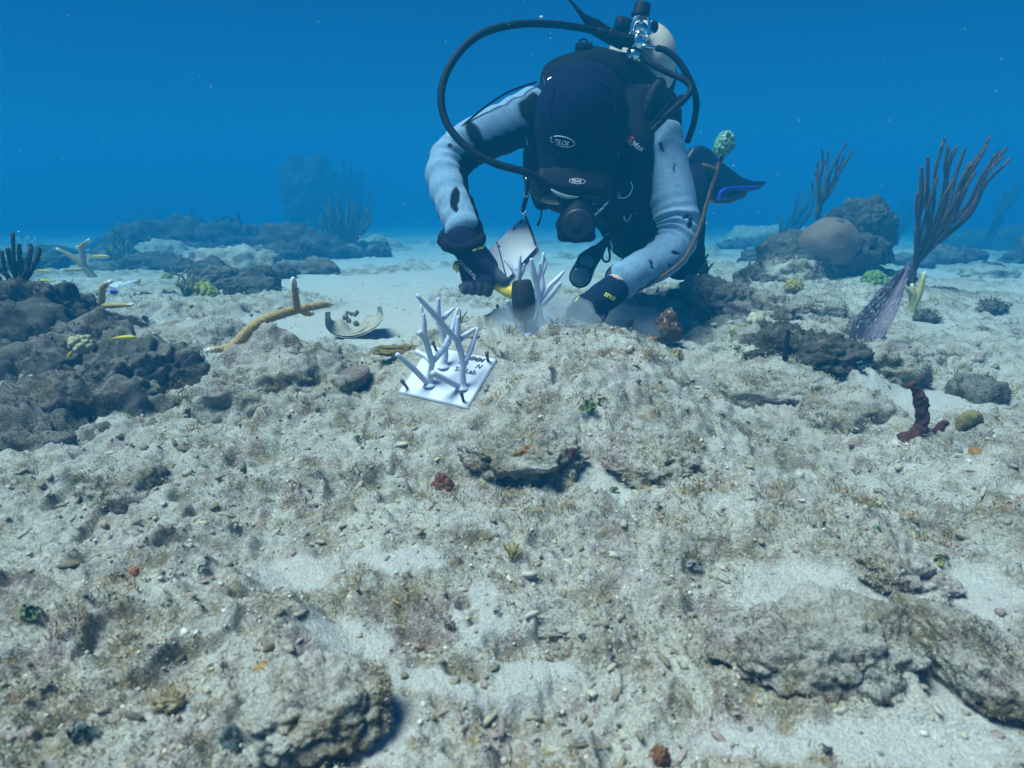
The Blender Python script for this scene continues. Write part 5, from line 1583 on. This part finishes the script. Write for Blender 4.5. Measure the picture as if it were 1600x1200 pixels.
# corrugated inflator hose
pts = catmull(np.array([P(1032, 130, 1.74), P(1018, 150, 1.69), P(1008, 178, 1.67), P(1003, 200, 1.68)]), 24)
mb = MB(); mb.tube(pts, [.0135 + .0024 * math.sin(i * 1.9) for i in range(len(pts))], 14); mb.build('inflator_hose', M_RUBBER, vest)
mb = MB()
for (a, b, r) in [((950, 314), (942, 322), .0042), ((942, 322), (936, 328), .0065), ((936, 328), (932, 332), .0048), ((932, 332), (928, 335), .0060)]:
    mb.tube([P(*a, 1.575), P(*b, 1.572)], r, 12)
mb.build('connector', M_CHROME, vest)
mb = MB(); mb.tube([P(985, 280, 1.60), P(972, 292, 1.588), P(960, 303, 1.58), P(950, 314, 1.575)], .0045, 8, (1, 1, 1), 4); mb.build('inflator_line', M_RUBBER, vest)
for pts in ([(1015, 200), (1030, 182), (1045, 162)], [(985, 260), (990, 272), (996, 280)], [(930, 348), (945, 362), (962, 350)], [(955, 362), (985, 340), (1010, 322)], [(826, 228), (820, 240), (824, 262), (830, 268)]):
    mb = MB(); mb.tube([P(u, v, 1.64) for (u, v) in pts], .005, 6, (1, 1, 1), 4, True, .4)
    mb.build('webbing', M_NYLON, vest)

tank = thing('scuba_tank', 'light grey scuba tank on the diver back', 'scuba tank', P(1003, 70, 1.90))
ta, tb = P(1003, 60, 1.84), P(1003, 250, 2.42)
ax = (tb - ta) / np.linalg.norm(tb - ta)
mb = MB()
prof = [(0.0, .018), (.006, .024), (.012, .036)] + [(.012 + .07 * (1 - math.cos(q)), .036 + .053 * math.sin(q)) for q in np.linspace(.2, math.pi / 2, 8)] + [(.30, .089), (.55, .089), (.60, .07)]
mb.add(*lathe(ta, ax, prof, 40)); mb.build('cylinder', M_TANK, tank)
mb = MB(); mb.add(*lathe(ta + ax * .165, ax, [(-.022, .0895), (-.022, .0915), (.022, .0915), (.022, .0895)], 40)); mb.build('tank_strap', M_NYLON, tank)
mb = MB(); mb.add(*lathe(ta - ax * .045, ax, [(0, .012), (.012, .017), (.035, .018), (.048, .02)], 16)); mb.build('valve', M_CHROME, tank)
vk0, vk1 = P(984, 44, 1.79), P(962, 39, 1.785)
mb = MB(); mb.add(*lathe(vk0, vk1 - vk0, [(0, .012), (.002, .0195), (.012, .0215), (.030, .0215), (.036, .018), (.037, .006)], 20, (0, 0, 1), lambda a: 1 + .04 * math.cos(a * 10))); mb.build('valve_knob', M_RUBBER, tank)

reg = thing('regulator', 'chrome regulator with its black hoses on the tank valve', 'regulator', P(998, 60, 1.77))
Yr = 1.755
def seg2(a, b, ra, rb, mat, name, parent=reg, Ya=Yr, Yb=Yr, seg=18, prof=None):
    p, q = P(*a, Ya), P(*b, Yb); L = np.linalg.norm(q - p)
    pr = prof(L) if prof else [(0, ra * .9), (L * .06, ra), (L * .94, rb), (L, rb * .88)]
    mb = MB(); mb.add(*lathe(p, q - p, pr, seg)); return mb.build(name, mat, parent)
seg2((1000, 27), (1005.5, 3), .020, .021, M_RUBBER, 'yoke_knob', prof=lambda L: [(0, .0215), (L * .15, .0215), (L * .3, .0195), (L * .8, .0195), (L * .95, .016), (L, .008)])
mb = MB(); yk = [(996, 24), (990, 34), (986.5, 47), (990, 53), (1000, 56), (1011, 58), (1014, 46), (1014.5, 34), (1011, 26), (1003, 23)]
pts = [P(u, v, Yr - .012) for (u, v) in yk]; pts.append(pts[0]); mb.tube(pts, .0042, 10, (1, 1, 1), 5, False); mb.build('yoke', M_CHROME, reg)
mb = MB(); mb.ball(P(1000, 44, Yr), (.015, .013, .014), 16); mb.tube([P(1001, 38, Yr - .008), P(1003, 30, Yr - .008)], .004, 8); mb.build('valve_post', M_CHROME, reg)
seg2((1001, 52), (999, 58), .0185, .0185, M_CHROME, 'collar')
seg2((997.5, 56), (993.5, 78), .0180, .0165, M_CHROME, 'first_stage')
seg2((993.5, 77), (992.5, 81), .0185, .0185, M_RUBBER, 'seal_ring')
seg2((992.5, 81), (988, 96), .0205, .0165, M_CHROME, 'end_cap')
seg2((988.5, 94), (986.5, 101), .0155, .013, M_RUBBER, 'end_plug')
mb = MB(); mb.tube([P(1003, 72, Yr - .01), P(1014, 74, Yr - .01), P(1027, 75, Yr - .01)], [.0065, .0050, .0048], 10); mb.build('hose_fitting', M_CHROME, reg)
mb = MB(); mb.ball(P(976, 56, Yr), .0055, 10); mb.ball(P(1017, 50, Yr), .0055, 10); mb.ball(P(984, 67, Yr), .005, 10); mb.build('port_plug', M_CHROME, reg)
mb = MB(); mb.ball(P(1022, 42, Yr + .01), (.011, .010, .014), 14); mb.build('port_cover', M_RUBBER, reg)
mb = MB(); mb.tube([P(985, 64, 1.75), P(972, 62, 1.745), P(950, 54, 1.735)], [.0155, .0150, .0135], 14, (1, 1, 1), 5); mb.tube([P(950, 54, 1.735), P(932, 49, 1.725)], [.0110, .0095], 12); mb.build('hose_sleeve', M_RUBBER, reg)
def hose(name, uvY, r=.0078):
    mb = MB(); mb.tube([P(*q) for q in uvY], r, 12, (1, 1, 1), 8); return mb.build(name, M_RUBBER, reg)
hose('hose', [(985, 66, 1.75), (950, 54, 1.735), (910, 44, 1.71), (860, 37.5, 1.68), (805, 38.5, 1.64), (750, 54, 1.60), (710, 92, 1.565), (690, 140, 1.54), (696, 188, 1.52), (727, 228, 1.50), (772, 255, 1.49), (825, 271, 1.49), (868, 300, 1.50), (890, 338, 1.52)], .0082)
hose('hose', [(1026, 75, 1.745), (1042, 80, 1.74), (1062, 98, 1.73), (1080, 130, 1.72), (1088, 160, 1.72), (1084, 192, 1.73), (1074, 222, 1.75)], .0075)
hose('hose', [(1002, 86, 1.75), (1018, 100, 1.735), (1045, 114, 1.72), (1068, 124, 1.70), (1080, 138, 1.685), (1070, 155, 1.67), (1048, 175, 1.655), (1018, 205, 1.635)], .0075)
hose('hose', [(1066, 150, 1.80), (1058, 165, 1.80), (1050, 200, 1.80)], .008)
st2 = P(901, 350, 1.505)
ss = blob('second_stage', [('ball', st2, (.044, .030, .044), basis((-.1, -.25, 1))), ('cap', st2 + V3(-.03, -.004, -.026), .014, st2 + V3(.03, -.004, -.026), .014), ('cap', P(905, 325, 1.52), .030, st2, .034), ('cap', P(880, 352, 1.50), .018, P(890, 352, 1.50), .022)], .005, 5, M_RUBBER, reg)
mb = MB(); mb.add(*lathe(st2 + V3(0, -.024, .002), (-.05, -1, -.2), [(0, .033), (.004, .033), (.007, .028), (.008, .012), (.010, .010)], 28)); mb.build('purge_cover', plain('purge_rubber', (.012, .014, .02), .5, 0, .2, 60), ss)
# loose strap end floating above the hose
def ribbon(name, uvY, w_, mat, parent):
    pts = catmull(np.array([P(*q) for q in uvY]), 8); ww = np.interp(np.linspace(0, 1, len(pts)), np.linspace(0, 1, len(w_)), w_)
    T, N, B = frames(pts, (0, -1, 0))
    V = np.vstack([pts + B * ww[:, None] + N * .001, pts - B * ww[:, None] + N * .001, pts - B * ww[:, None] - N * .001, pts + B * ww[:, None] - N * .001])
    n = len(pts); F = []
    for k in range(4):
        for i in range(n - 1): F.append((k * n + i, k * n + i + 1, ((k + 1) % 4) * n + i + 1, ((k + 1) % 4) * n + i))
    mb = MB(); mb.add(V, F); return mb.build(name, mat, parent)
ribbon('loose_strap', [(884, -6, 1.70), (897, 8, 1.71), (912, 26, 1.72), (930, 42, 1.735), (955, 58, 1.75), (975, 70, 1.76)], [.0012, .0032, .0065, .0170, .0165, .013], M_NYLON, vest)

# --- gauge console
con = thing('gauge_console', 'black two dial gauge console hanging under the diver chest', 'dive gauge', P(915, 420, 1.60))
cb_ = blob('case', [('cap', P(946, 378, 1.62), .011, P(930, 396, 1.61), .014), ('cap', P(930, 396, 1.61), .020, P(918, 408, 1.60), .026), ('cap', P(918, 408, 1.60), .024, P(907, 432, 1.59), .028)], .004, 5, M_RUBBER, con)
dn = np.array((-.12, -.93, .15))
for (u, v, Y, r, a) in ((917, 409, 1.567, .0165, .6), (907, 432, 1.557, .0225, .3)):
    mb = MB(); mb.add(*lathe(P(u, v, Y), dn, [(-.01, r * 1.16), (.004, r * 1.16), (.006, r * 1.04)], 28)); dl = mb.build('dial', M_RUBBER, con)
    mb = MB(); mb.add(*lathe(P(u, v, Y), dn, [(0, r), (.0062, r), (.0075, r * .6)], 28)); mb.build('dial_glass', M_GLASS, dl)
mb = MB(); mb.tube([P(946, 378, 1.62), P(958, 364, 1.63), P(975, 352, 1.66)], .006, 8, (1, 1, 1), 4); mb.build('gauge_hose', M_RUBBER, con)
clip = thing('clip_loop', 'small black clip loop hanging beside the gauge console', 'clip', P(948, 408, 1.62))
mb = MB(); q = [(949, 372), (945, 388), (941, 400), (944, 408), (951, 408), (953, 400), (951, 388), (950, 374)]
mb.tube([P(u, v, 1.625) for (u, v) in q], .0028, 8, (1, 1, 1), 5); mb.build('loop', M_RUBBER, clip)
mb = MB(); mb.tube([P(950, 366, 1.63), P(956, 382, 1.625), P(958, 396, 1.625)], .002, 6, (1, 1, 1), 4); mb.build('bolt_snap', M_CHROME, clip)

# --- mallet
mal = thing('mallet', 'black rubber mallet with yellow handle held over the far tile', 'mallet', P(820, 500, 1.33))
mt, mbm = P(815, 437, 1.335), P(821, 500, 1.325)
L = np.linalg.norm(mbm - mt)
mb = MB(); mb.add(*lathe(mt, mbm - mt, [(0, .012), (L * .015, .0165), (L * .07, .0195), (L * .30, .0232), (L * .55, .0242), (L * .78, .0228), (L * .93, .0185), (L * .99, .0145), (L, .010)], 32)); mb.build('head', plain('worn_rubber', (.016, .015, .016), .7, 0, .5, 120, .0012, .25, 500), mal)
h0, h1 = P(812, 462, 1.338), P(711, 414, 1.418); dv = h1 - h0
mb = MB(); mb.tube([h0, h0 + dv * .16, h0 + dv * .30, h0 + dv * .6, h0 + dv * .95, h1], [.0125, .0150, .0120, .0100, .0110, .0095], 16, (1, 1, 1), 5); mb.build('handle', M_YEL, mal)

# --- wet notebook
nb = thing('notebook', 'white spiral bound underwater notebook hanging from a clip', 'notebook', P(800, 390, 1.58))
Q = [P(820, 336, 1.72), P(838, 386, 1.62), None, P(764, 390, 1.55)]
Q[2] = Q[1] + Q[3] - Q[0]
nq = np.cross(Q[3] - Q[0], Q[1] - Q[0]); nq /= np.linalg.norm(nq)
if nq[1] > 0: nq = -nq
order = Q if np.dot(np.cross(Q[1] - Q[0], Q[2] - Q[1]), nq) > 0 else Q[::-1]
M_PAPER = plain('wet_paper', (.88, .90, .93), .55, 0, .05, 40)
mb = MB(); poly_prism(mb, order, .004, nq); mb.build('cover', M_PAPER, nb, False)
lo = [q - nq * .006 + V3(.012, 0, -.010) for q in order]
mb = MB(); poly_prism(mb, lo, .003, nq); mb.build('pages', plain('grey_paper', (.50, .52, .55), .6, 0, .08, 30), nb, False)
e = Q[1] - Q[0]; inn = (Q[3] - Q[0]) / np.linalg.norm(Q[3] - Q[0])
mb = MB()
for k in range(17):
    c = Q[0] + e * (.06 + .88 * k / 16)
    pts = [c + inn * (.0045 * math.cos(a)) + nq * (.0045 * math.sin(a)) for a in np.linspace(0, 6.283, 9)]
    mb.tube(pts, .0009, 6, (1, 1, 1), 0, False)
mb.build('spiral_binding', M_RUBBER, nb)
mb = MB(); a, b = Q[0] + (Q[3] - Q[0]) * .80 + nq * .0015, Q[1] + (Q[2] - Q[1]) * .83 + nq * .0015
mb.tube([a, b, b + e * .06 - inn * .004], .0013, 6); mb.ball(a + (b - a) * .16 - inn * .006, .0022, 8); mb.build('elastic_band', M_RUBBER, nb)
mb = MB()
for t_ in (.14, .34):
    c = Q[0] + (Q[3] - Q[0]) * t_ + e * .09 + nq * .0006
    mb.add([c - inn * .007 - e * .03, c + inn * .007 - e * .03, c + inn * .007 + e * .03, c - inn * .007 + e * .03], [(0, 1, 2, 3)])
mb.build('slot', M_INK, nb, False)
lan = thing('lanyard', 'black lanyard with a silver snap holding the notebook', 'lanyard', P(822, 330, 1.61))
mb = MB(); mb.tube([P(825, 275, 1.62), P(824, 300, 1.615), P(818, 325, 1.605), P(817, 334, 1.602)], [.0045, .0050, .0055, .002], 8, (1, 1, 1), 4, True, .5); mb.build('strap', M_NYLON, lan)
mb = MB(); mb.tube([P(832, 280, 1.61), P(828, 298, 1.61), P(822, 308, 1.61), P(819, 298, 1.61), P(822, 278, 1.61)], .0015, 8, (1, 1, 1), 4); mb.tube([P(813, 328, 1.60), P(817, 334, 1.60), P(821, 330, 1.60)], .0012, 6, (1, 1, 1), 3); mb.build('snap', M_CHROME, lan)

# --- the long speckled whip with a green sponge at its end
whip = thing('sea_whip', 'long brown whip curving past the diver elbow, green sponge at its tip', 'sea whip', P(960, 471, 1.44))
mb = MB(); mb.tube([P(*q) for q in [(962, 470, 1.44), (1000, 452, 1.47), (1040, 428, 1.50), (1070, 402, 1.53), (1092, 360, 1.55), (1106, 312, 1.555), (1116, 282, 1.555), (1122, 262, 1.555), (1128, 246, 1.555)]],
    [.0026, .0034, .0040, .0042, .0044, .0044, .0046, .0046, .0050], 12, (.13, .085, .06), 8, True, None, .002, 5); mb.build('stem', painted('whip_bark', .9, .55, 330, .0012, 600), whip)
mb = MB(); mb.tube([P(1121, 267, 1.555), P(1112, 262, 1.553), P(1098, 257, 1.55)], [.004, .004, .0035], 10, (.13, .085, .06), 4, True, None, .002, 6); mb.build('side_twig', MATS['whip_bark'], whip)
V, F = ico(5)
kk = 1 + .45 * fbm3(V, 1.7, 3, 3) + .25 * fbm3(V, 5, 3, 5)
cc = np.where((fbm3(V, 3.2, 3, 8) > .12)[:, None], np.array((.30, .48, .40)), np.array((.10, .30, .23)))
R_ = basis((.25, 0, 1))
me = mesh_np('sponge', (V * kk[:, None] * np.array((.019, .017, .026))) @ R_.T + P(1131, 226, 1.555), F, True, cc)
link('sponge', me, M_SPONGE, whip)

# --- silt stirred up by the hammering
def puff(label, c, r, dens, seed):
    V, F = ico(3)
    k = 1 + .35 * fbm3(V, 1.4, 3, seed)
    m = bpy.data.materials.new('silt'); m.use_nodes = True
    nt = m.node_tree; nt.nodes.remove(nt.nodes['Principled BSDF'])
    pv = nt.nodes.new('ShaderNodeVolumePrincipled')
    pv.inputs['Color'].default_value = (.72, .80, .86, 1); pv.inputs['Density'].default_value = dens
    nt.links.new(pv.outputs[0], nt.nodes['Material Output'].inputs['Volume'])
    o = link('silt_cloud', mesh_np('silt_cloud', V * k[:, None] * np.array(r), F), m)
    o.location = [float(q) for q in c]
    tag(o, label, 'silt', kind='stuff')
puff('thin silt cloud hanging round the far tile', P(850, 497, 1.36), (.11, .08, .045), 13.0, 3)
puff('faint silt drifting beside the left glove', P(960, 505, 1.52), (.15, .10, .040), 7.0, 5)
# ================================================================== fine cover of the rock: turf algae and rubble
def scatter_points(n, seed, rmin=.27, rmax=3.2, half=48, power=1.0):
    rg = np.random.default_rng(seed)
    a = np.radians(rg.uniform(-half, half, n))
    r = rmin * (rmax / rmin) ** rg.random(n)
    return r * np.sin(a), r * np.cos(a), r, rg
def ground_normal(x, y, e=.004):
    z0 = terrain(x, y)[0]
    zx = terrain(x + e, y)[0]; zy = terrain(x, y + e)[0]
    n = np.stack([-(zx - z0) / e, -(zy - z0) / e, np.ones_like(x)], 1)
    return n / np.linalg.norm(n, axis=1)[:, None]
def off_tiles(x, y):
    ok = np.ones(len(x), bool)
    for (cx, cy, rr_, *_) in PADS:
        ok &= np.hypot(x - cx, y - cy) > rr_ * .85
    return ok
def rubble():
    x, y, r, rg = scatter_points(24000, 5, .27, 3.0)
    z, sand = terrain(x, y)
    m1 = fbm2(x * 6, y * 6, 3, 201)
    keep = (rg.random(len(x)) < np.where(sand > .6, .10, .45 + .5 * m1)) & off_tiles(x, y)
    x, y, z, r, sand = x[keep], y[keep], z[keep], r[keep], sand[keep]
    n = len(x)
    V0, F0 = ico(1)
    big = rg.random(n) < .06
    size = np.clip(rg.lognormal(-.25, .45, n), .3, 1.9) * (.0013 + .0008 * r) * np.where(big, 1.5, 1.0)
    sc = rg.uniform(.55, 1.3, (n, 3)) * size[:, None]
    th = rg.uniform(0, 6.283, n); c, s_ = np.cos(th), np.sin(th)
    V = V0[None] * sc[:, None, :] * rg.uniform(.55, 1.3, (n, len(V0), 1))
    X = V[:, :, 0] * c[:, None] - V[:, :, 1] * s_[:, None]
    Y_ = V[:, :, 0] * s_[:, None] + V[:, :, 1] * c[:, None]
    W = np.stack([X + x[:, None], Y_ + y[:, None], V[:, :, 2] * .8 + (z + size * .25)[:, None]], -1).reshape(-1, 3)
    F = (F0[None] + (np.arange(n) * len(V0))[:, None, None]).reshape(-1, 3)
    pal = np.array([(.55, .53, .45), (.42, .39, .30), (.30, .27, .20), (.62, .61, .56), (.36, .27, .25), (.20, .17, .11), (.10, .095, .08)])
    pc = pal[rg.choice(len(pal), n, p=[.22, .28, .22, .04, .10, .09, .05])] * rg.uniform(.8, 1.15, (n, 1))
    o = link('coral_rubble', mesh_np('coral_rubble', W, F, False, np.repeat(pc, len(V0), 0)), painted('rubble_stone', .95, .35, 260, .0012, 700, .1))
    tag(o, 'crumbs of dead coral and stone strewn over the seabed', 'rubble', kind='stuff')
rubble()
def fragments():
    """broken coral fingers and chips, a centimetre or two long"""
    x, y, r, rg = scatter_points(2400, 45, .30, 2.2)
    z, sand = terrain(x, y)
    keep = (rg.random(len(x)) < np.where(sand > .6, .12, .35 + .7 * fbm2(x * 4, y * 4, 3, 301))) & off_tiles(x, y)
    x, y, z, r = x[keep], y[keep], z[keep], r[keep]
    V0, F0 = ico(2)
    Vs, Fs, Cs = [], [], []
    pal = np.array([(.46, .43, .35), (.36, .32, .25), (.27, .23, .17), (.33, .27, .235), (.20, .17, .12)])
    for i in range(len(x)):
        L = rg.uniform(.0022, .0060) * (.45 + .7 * r[i])
        sc = np.array((L * rg.uniform(1.0, 2.4), L * rg.uniform(.5, .9), L * rg.uniform(.45, .8)))
        k = 1 + .8 * fbm3(V0 + i * 3.1, 2.3, 3, i % 97, .7)
        V = V0 * k[:, None] * sc
        R = np.array(Matrix.Rotation(rg.uniform(0, 6.28), 3, 'Z') @ Matrix.Rotation(rg.uniform(-.35, .35), 3, 'Y'))
        Vs.append(V @ R.T + (x[i], y[i], z[i] + sc[2] * .35)); Fs.append(F0 + i * len(V0))
        Cs.append(np.tile(pal[rg.integers(5)] * rg.uniform(.8, 1.15), (len(V0), 1)))
    o = link('coral_fragments', mesh_np('coral_fragments', np.vstack(Vs), np.vstack(Fs), False, np.vstack(Cs)), MATS['rubble_stone'])
    tag(o, 'broken coral fingers and chips lying on the seabed', 'rubble', kind='stuff')
fragments()
def blades(pos, nrm, L, base, nb, rg, spread, thin=(.10, .28)):
    """short bent blades growing from points; L per point"""
    n = len(pos); m = n * nb
    O = np.repeat(pos, nb, 0); Nn = np.repeat(nrm, nb, 0); Ls = np.repeat(L, nb) * np.clip(rg.lognormal(0, .35, m), .4, 2.3)
    d = Nn + rg.normal(0, .75, (m, 3)); d /= np.linalg.norm(d, axis=1)[:, None]
    w_ = Ls * rg.uniform(thin[0], thin[1], m)
    sd_ = np.cross(d, rg.normal(0, 1, (m, 3))); sd_ /= np.linalg.norm(sd_, axis=1)[:, None] + 1e-9
    o = O + rg.normal(0, 1, (m, 3)) * (np.repeat(spread, nb))[:, None] - Nn * .0008
    bend = rg.normal(0, .35, (m, 3))
    mid = o + (d + bend * .3) * (Ls * .55)[:, None]
    tip = o + (d + bend) * Ls[:, None]
    V = np.stack([o - sd_ * (w_ * .5)[:, None], o + sd_ * (w_ * .5)[:, None], mid + sd_ * (w_ * .6)[:, None], mid - sd_ * (w_ * .6)[:, None], tip], 1).reshape(-1, 3)
    k = np.arange(m)[:, None] * 5
    F = np.concatenate([k + np.array([[0, 1, 2]]), k + np.array([[0, 2, 3]]), k + np.array([[3, 2, 4]])], 0)
    col = np.repeat(base, nb, 0) * rg.uniform(.7, 1.3, (m, 1))
    tipc = col * rg.uniform(.95, 1.3, (m, 1))
    return V, F, np.clip(np.stack([col, col, col, col, tipc], 1).reshape(-1, 3), 0, .8)
PAL = np.array([(.13, .13, .11), (.21, .175, .10), (.29, .235, .125), (.38, .33, .20), (.43, .41, .31), (.29, .215, .20), (.19, .12, .085)])
def turf():
    x, y, r, rg = scatter_points(62000, 9, .27, 2.9)
    z, sand = terrain(x, y)
    cl = fbm2(x * 5.5, y * 5.5, 4, 211) + .7 * fbm2(x * 19, y * 19, 3, 213)
    keep = (rg.random(len(x)) < sst(-.10, .60, cl) * 1.05) & (sand < .55) & off_tiles(x, y)
    x, y, z, r = x[keep], y[keep], z[keep], r[keep]
    kind = fbm2(x * 4 + 50, y * 4, 3, 215) + .4 * fbm2(x * 30, y * 30, 2, 217) + rg.normal(0, .16, len(x))
    base = PAL[np.clip(((kind + .6) / 1.2 * len(PAL)).astype(int), 0, len(PAL) - 1)]
    A_ = blades(np.stack([x, y, z], 1), np.tile(np.array((0, 0, .9)), (len(x), 1)), .0010 + .0024 * r, base, 5, rg, .0016 * (1 + r))
    tag(link('turf_algae', mesh_np('turf_algae', A_[0], A_[1], False, A_[2]), M_LEAF), 'fuzzy brown and grey turf algae growing over the rock', 'algae', kind='stuff')
    # fuller clumps, olive and brown, in loose colonies
    x, y, r, rg = scatter_points(4600, 19, .30, 2.4)
    z, sand = terrain(x, y)
    cl = fbm2(x * 3.3 + 9, y * 3.3, 3, 231)
    spots = np.array([GZ(u, v, .12)[:2] for (u, v) in [(1010, 640), (930, 590), (1080, 700), (990, 560), (880, 560), (720, 690), (600, 640), (520, 700), (1190, 720), (1290, 560), (450, 620), (160, 900), (60, 1080), (640, 850), (1330, 1080), (262, 1095), (235, 1110), (280, 1075), (1060, 600), (1120, 740), (1000, 700), (830, 640), (1400, 760), (860, 720)]])
    near = np.min(np.hypot(x[:, None] - spots[None, :, 0], y[:, None] - spots[None, :, 1]), axis=1)
    keep = (rg.random(len(x)) < np.maximum(sst(.15, .6, cl) * .7, .9 * (1 - sst(.02, .11, near)))) & (sand < .6) & off_tiles(x, y)
    x, y, z, r = x[keep], y[keep], z[keep], r[keep]
    pal2 = np.array([(.34, .225, .065), (.25, .165, .05), (.17, .15, .08), (.40, .31, .14), (.24, .15, .12), (.15, .145, .125)])
    base = pal2[rg.choice(6, len(x), p=[.26, .24, .16, .14, .10, .10])]
    B_ = blades(np.stack([x, y, z], 1), np.tile(np.array((0, 0, 1.1)), (len(x), 1)), .0010 + .0046 * r, base, 56, rg, .0014 + .0046 * r, (.07, .18))
    tag(link('seaweed_tufts', mesh_np('seaweed_tufts', B_[0], B_[1], False, B_[2]), M_LEAF), 'soft olive and brown seaweed tufts in loose colonies on the rock', 'seaweed', kind='stuff')
    # the same turf on the boulders
    pos, nr, ln, bs = [], [], [], []
    for o in ROCKS:
        me = o.data; n = len(me.vertices)
        V = np.empty(n * 3, np.float32); me.vertices.foreach_get('co', V); V = V.reshape(-1, 3) + np.array(o.location)
        N = np.empty(n * 3, np.float32); me.vertices.foreach_get('normal', N); N = N.reshape(-1, 3)
        dist = float(np.linalg.norm(np.array(o.location) - CAM))
        k = int(min(2100, 1450 * (max(o.dimensions) / dist) * 3))
        w_ = sst(-.25, .45, fbm3(V, 14, 3, 5)) * (N[:, 2] > -.5); w_ = w_ / w_.sum()
        i = rg.choice(n, k, p=w_)
        pos.append(V[i]); nr.append(N[i]); ln.append(np.full(k, .0006 + .0026 * dist))
        kd = fbm3(V[i], 6, 3, 7) + rg.normal(0, .18, k)
        bs.append(PAL[np.clip(((kd + .55) / 1.1 * len(PAL)).astype(int), 0, len(PAL) - 1)] * (.33 if o.data.materials[0] is not M_ROCK else 1.0))  # turf colour dimmed on darker rocks, carrying on the ledge's painted shade
    pos, nr, ln, bs = np.vstack(pos), np.vstack(nr), np.concatenate(ln), np.vstack(bs)
    C_ = blades(pos, nr, ln, bs, 4, rg, ln * .6)
    print('turf tris', len(A_[1]), len(B_[1]), len(C_[1]))
    tag(link('boulder_turf', mesh_np('boulder_turf', C_[0], C_[1], False, C_[2]), M_LEAF), 'ragged turf algae covering the boulders', 'algae', kind='stuff')
turf()
# white specks and bubbles drifting in the water stay few: see bubbles below
M_BUB = plain('air_bubble', (.75, .85, .9), .08, 0, .05, 20, 0, .9)
for i, (u, v, Y, rr, lab) in enumerate([(846, 27, 1.6, .0042, 'silvery air bubble above the big black hose loop'), (860, 60, 1.6, .0016, 'tiny air bubble inside the black hose loop'),
        (795, 38, 1.55, .0010, 'tiny bubble clinging to the top of the hose loop'), (29, 82 + 280, 2.6, .003, 'pale speck drifting over the left slope'), (1565, 92, 2.2, .0022, 'pale speck drifting in the blue at upper right')]):
    V, F = ball((0, 0, 0), (rr, rr, rr * .75), 12)
    o = link('air_bubble', mesh_np('air_bubble', V, F), M_BUB)
    o.location = [float(q) for q in P(u, v, Y)]
    tag(o, lab, 'bubble')

# particles hanging in the water
rg_ = np.random.default_rng(3)
n_ = 420
a_ = np.radians(rg_.uniform(-40, 40, n_)); r_s = rg_.uniform(.5, 2.6, n_); z_s = rg_.uniform(.12, 1.0, n_)
C0 = np.stack([r_s * np.sin(a_), r_s * np.cos(a_), z_s], 1)
oct_ = np.array([(1, 0, 0), (-1, 0, 0), (0, 1, 0), (0, -1, 0), (0, 0, 1), (0, 0, -1)], float)
of_ = np.array([(0, 2, 4), (2, 1, 4), (1, 3, 4), (3, 0, 4), (2, 0, 5), (1, 2, 5), (3, 1, 5), (0, 3, 5)])
sz_ = rg_.uniform(.00025, .0008, n_) * (.4 + .5 * r_s)
VV = (C0[:, None, :] + oct_[None] * sz_[:, None, None]).reshape(-1, 3)
FF = (of_[None] + (np.arange(n_) * 6)[:, None, None]).reshape(-1, 3)
tag(link('drifting_particles', mesh_np('drifting_particles', VV, FF), plain('pale_particle', (.6, .62, .6), .8)), 'tiny pale specks drifting in the water', 'particles', kind='stuff')
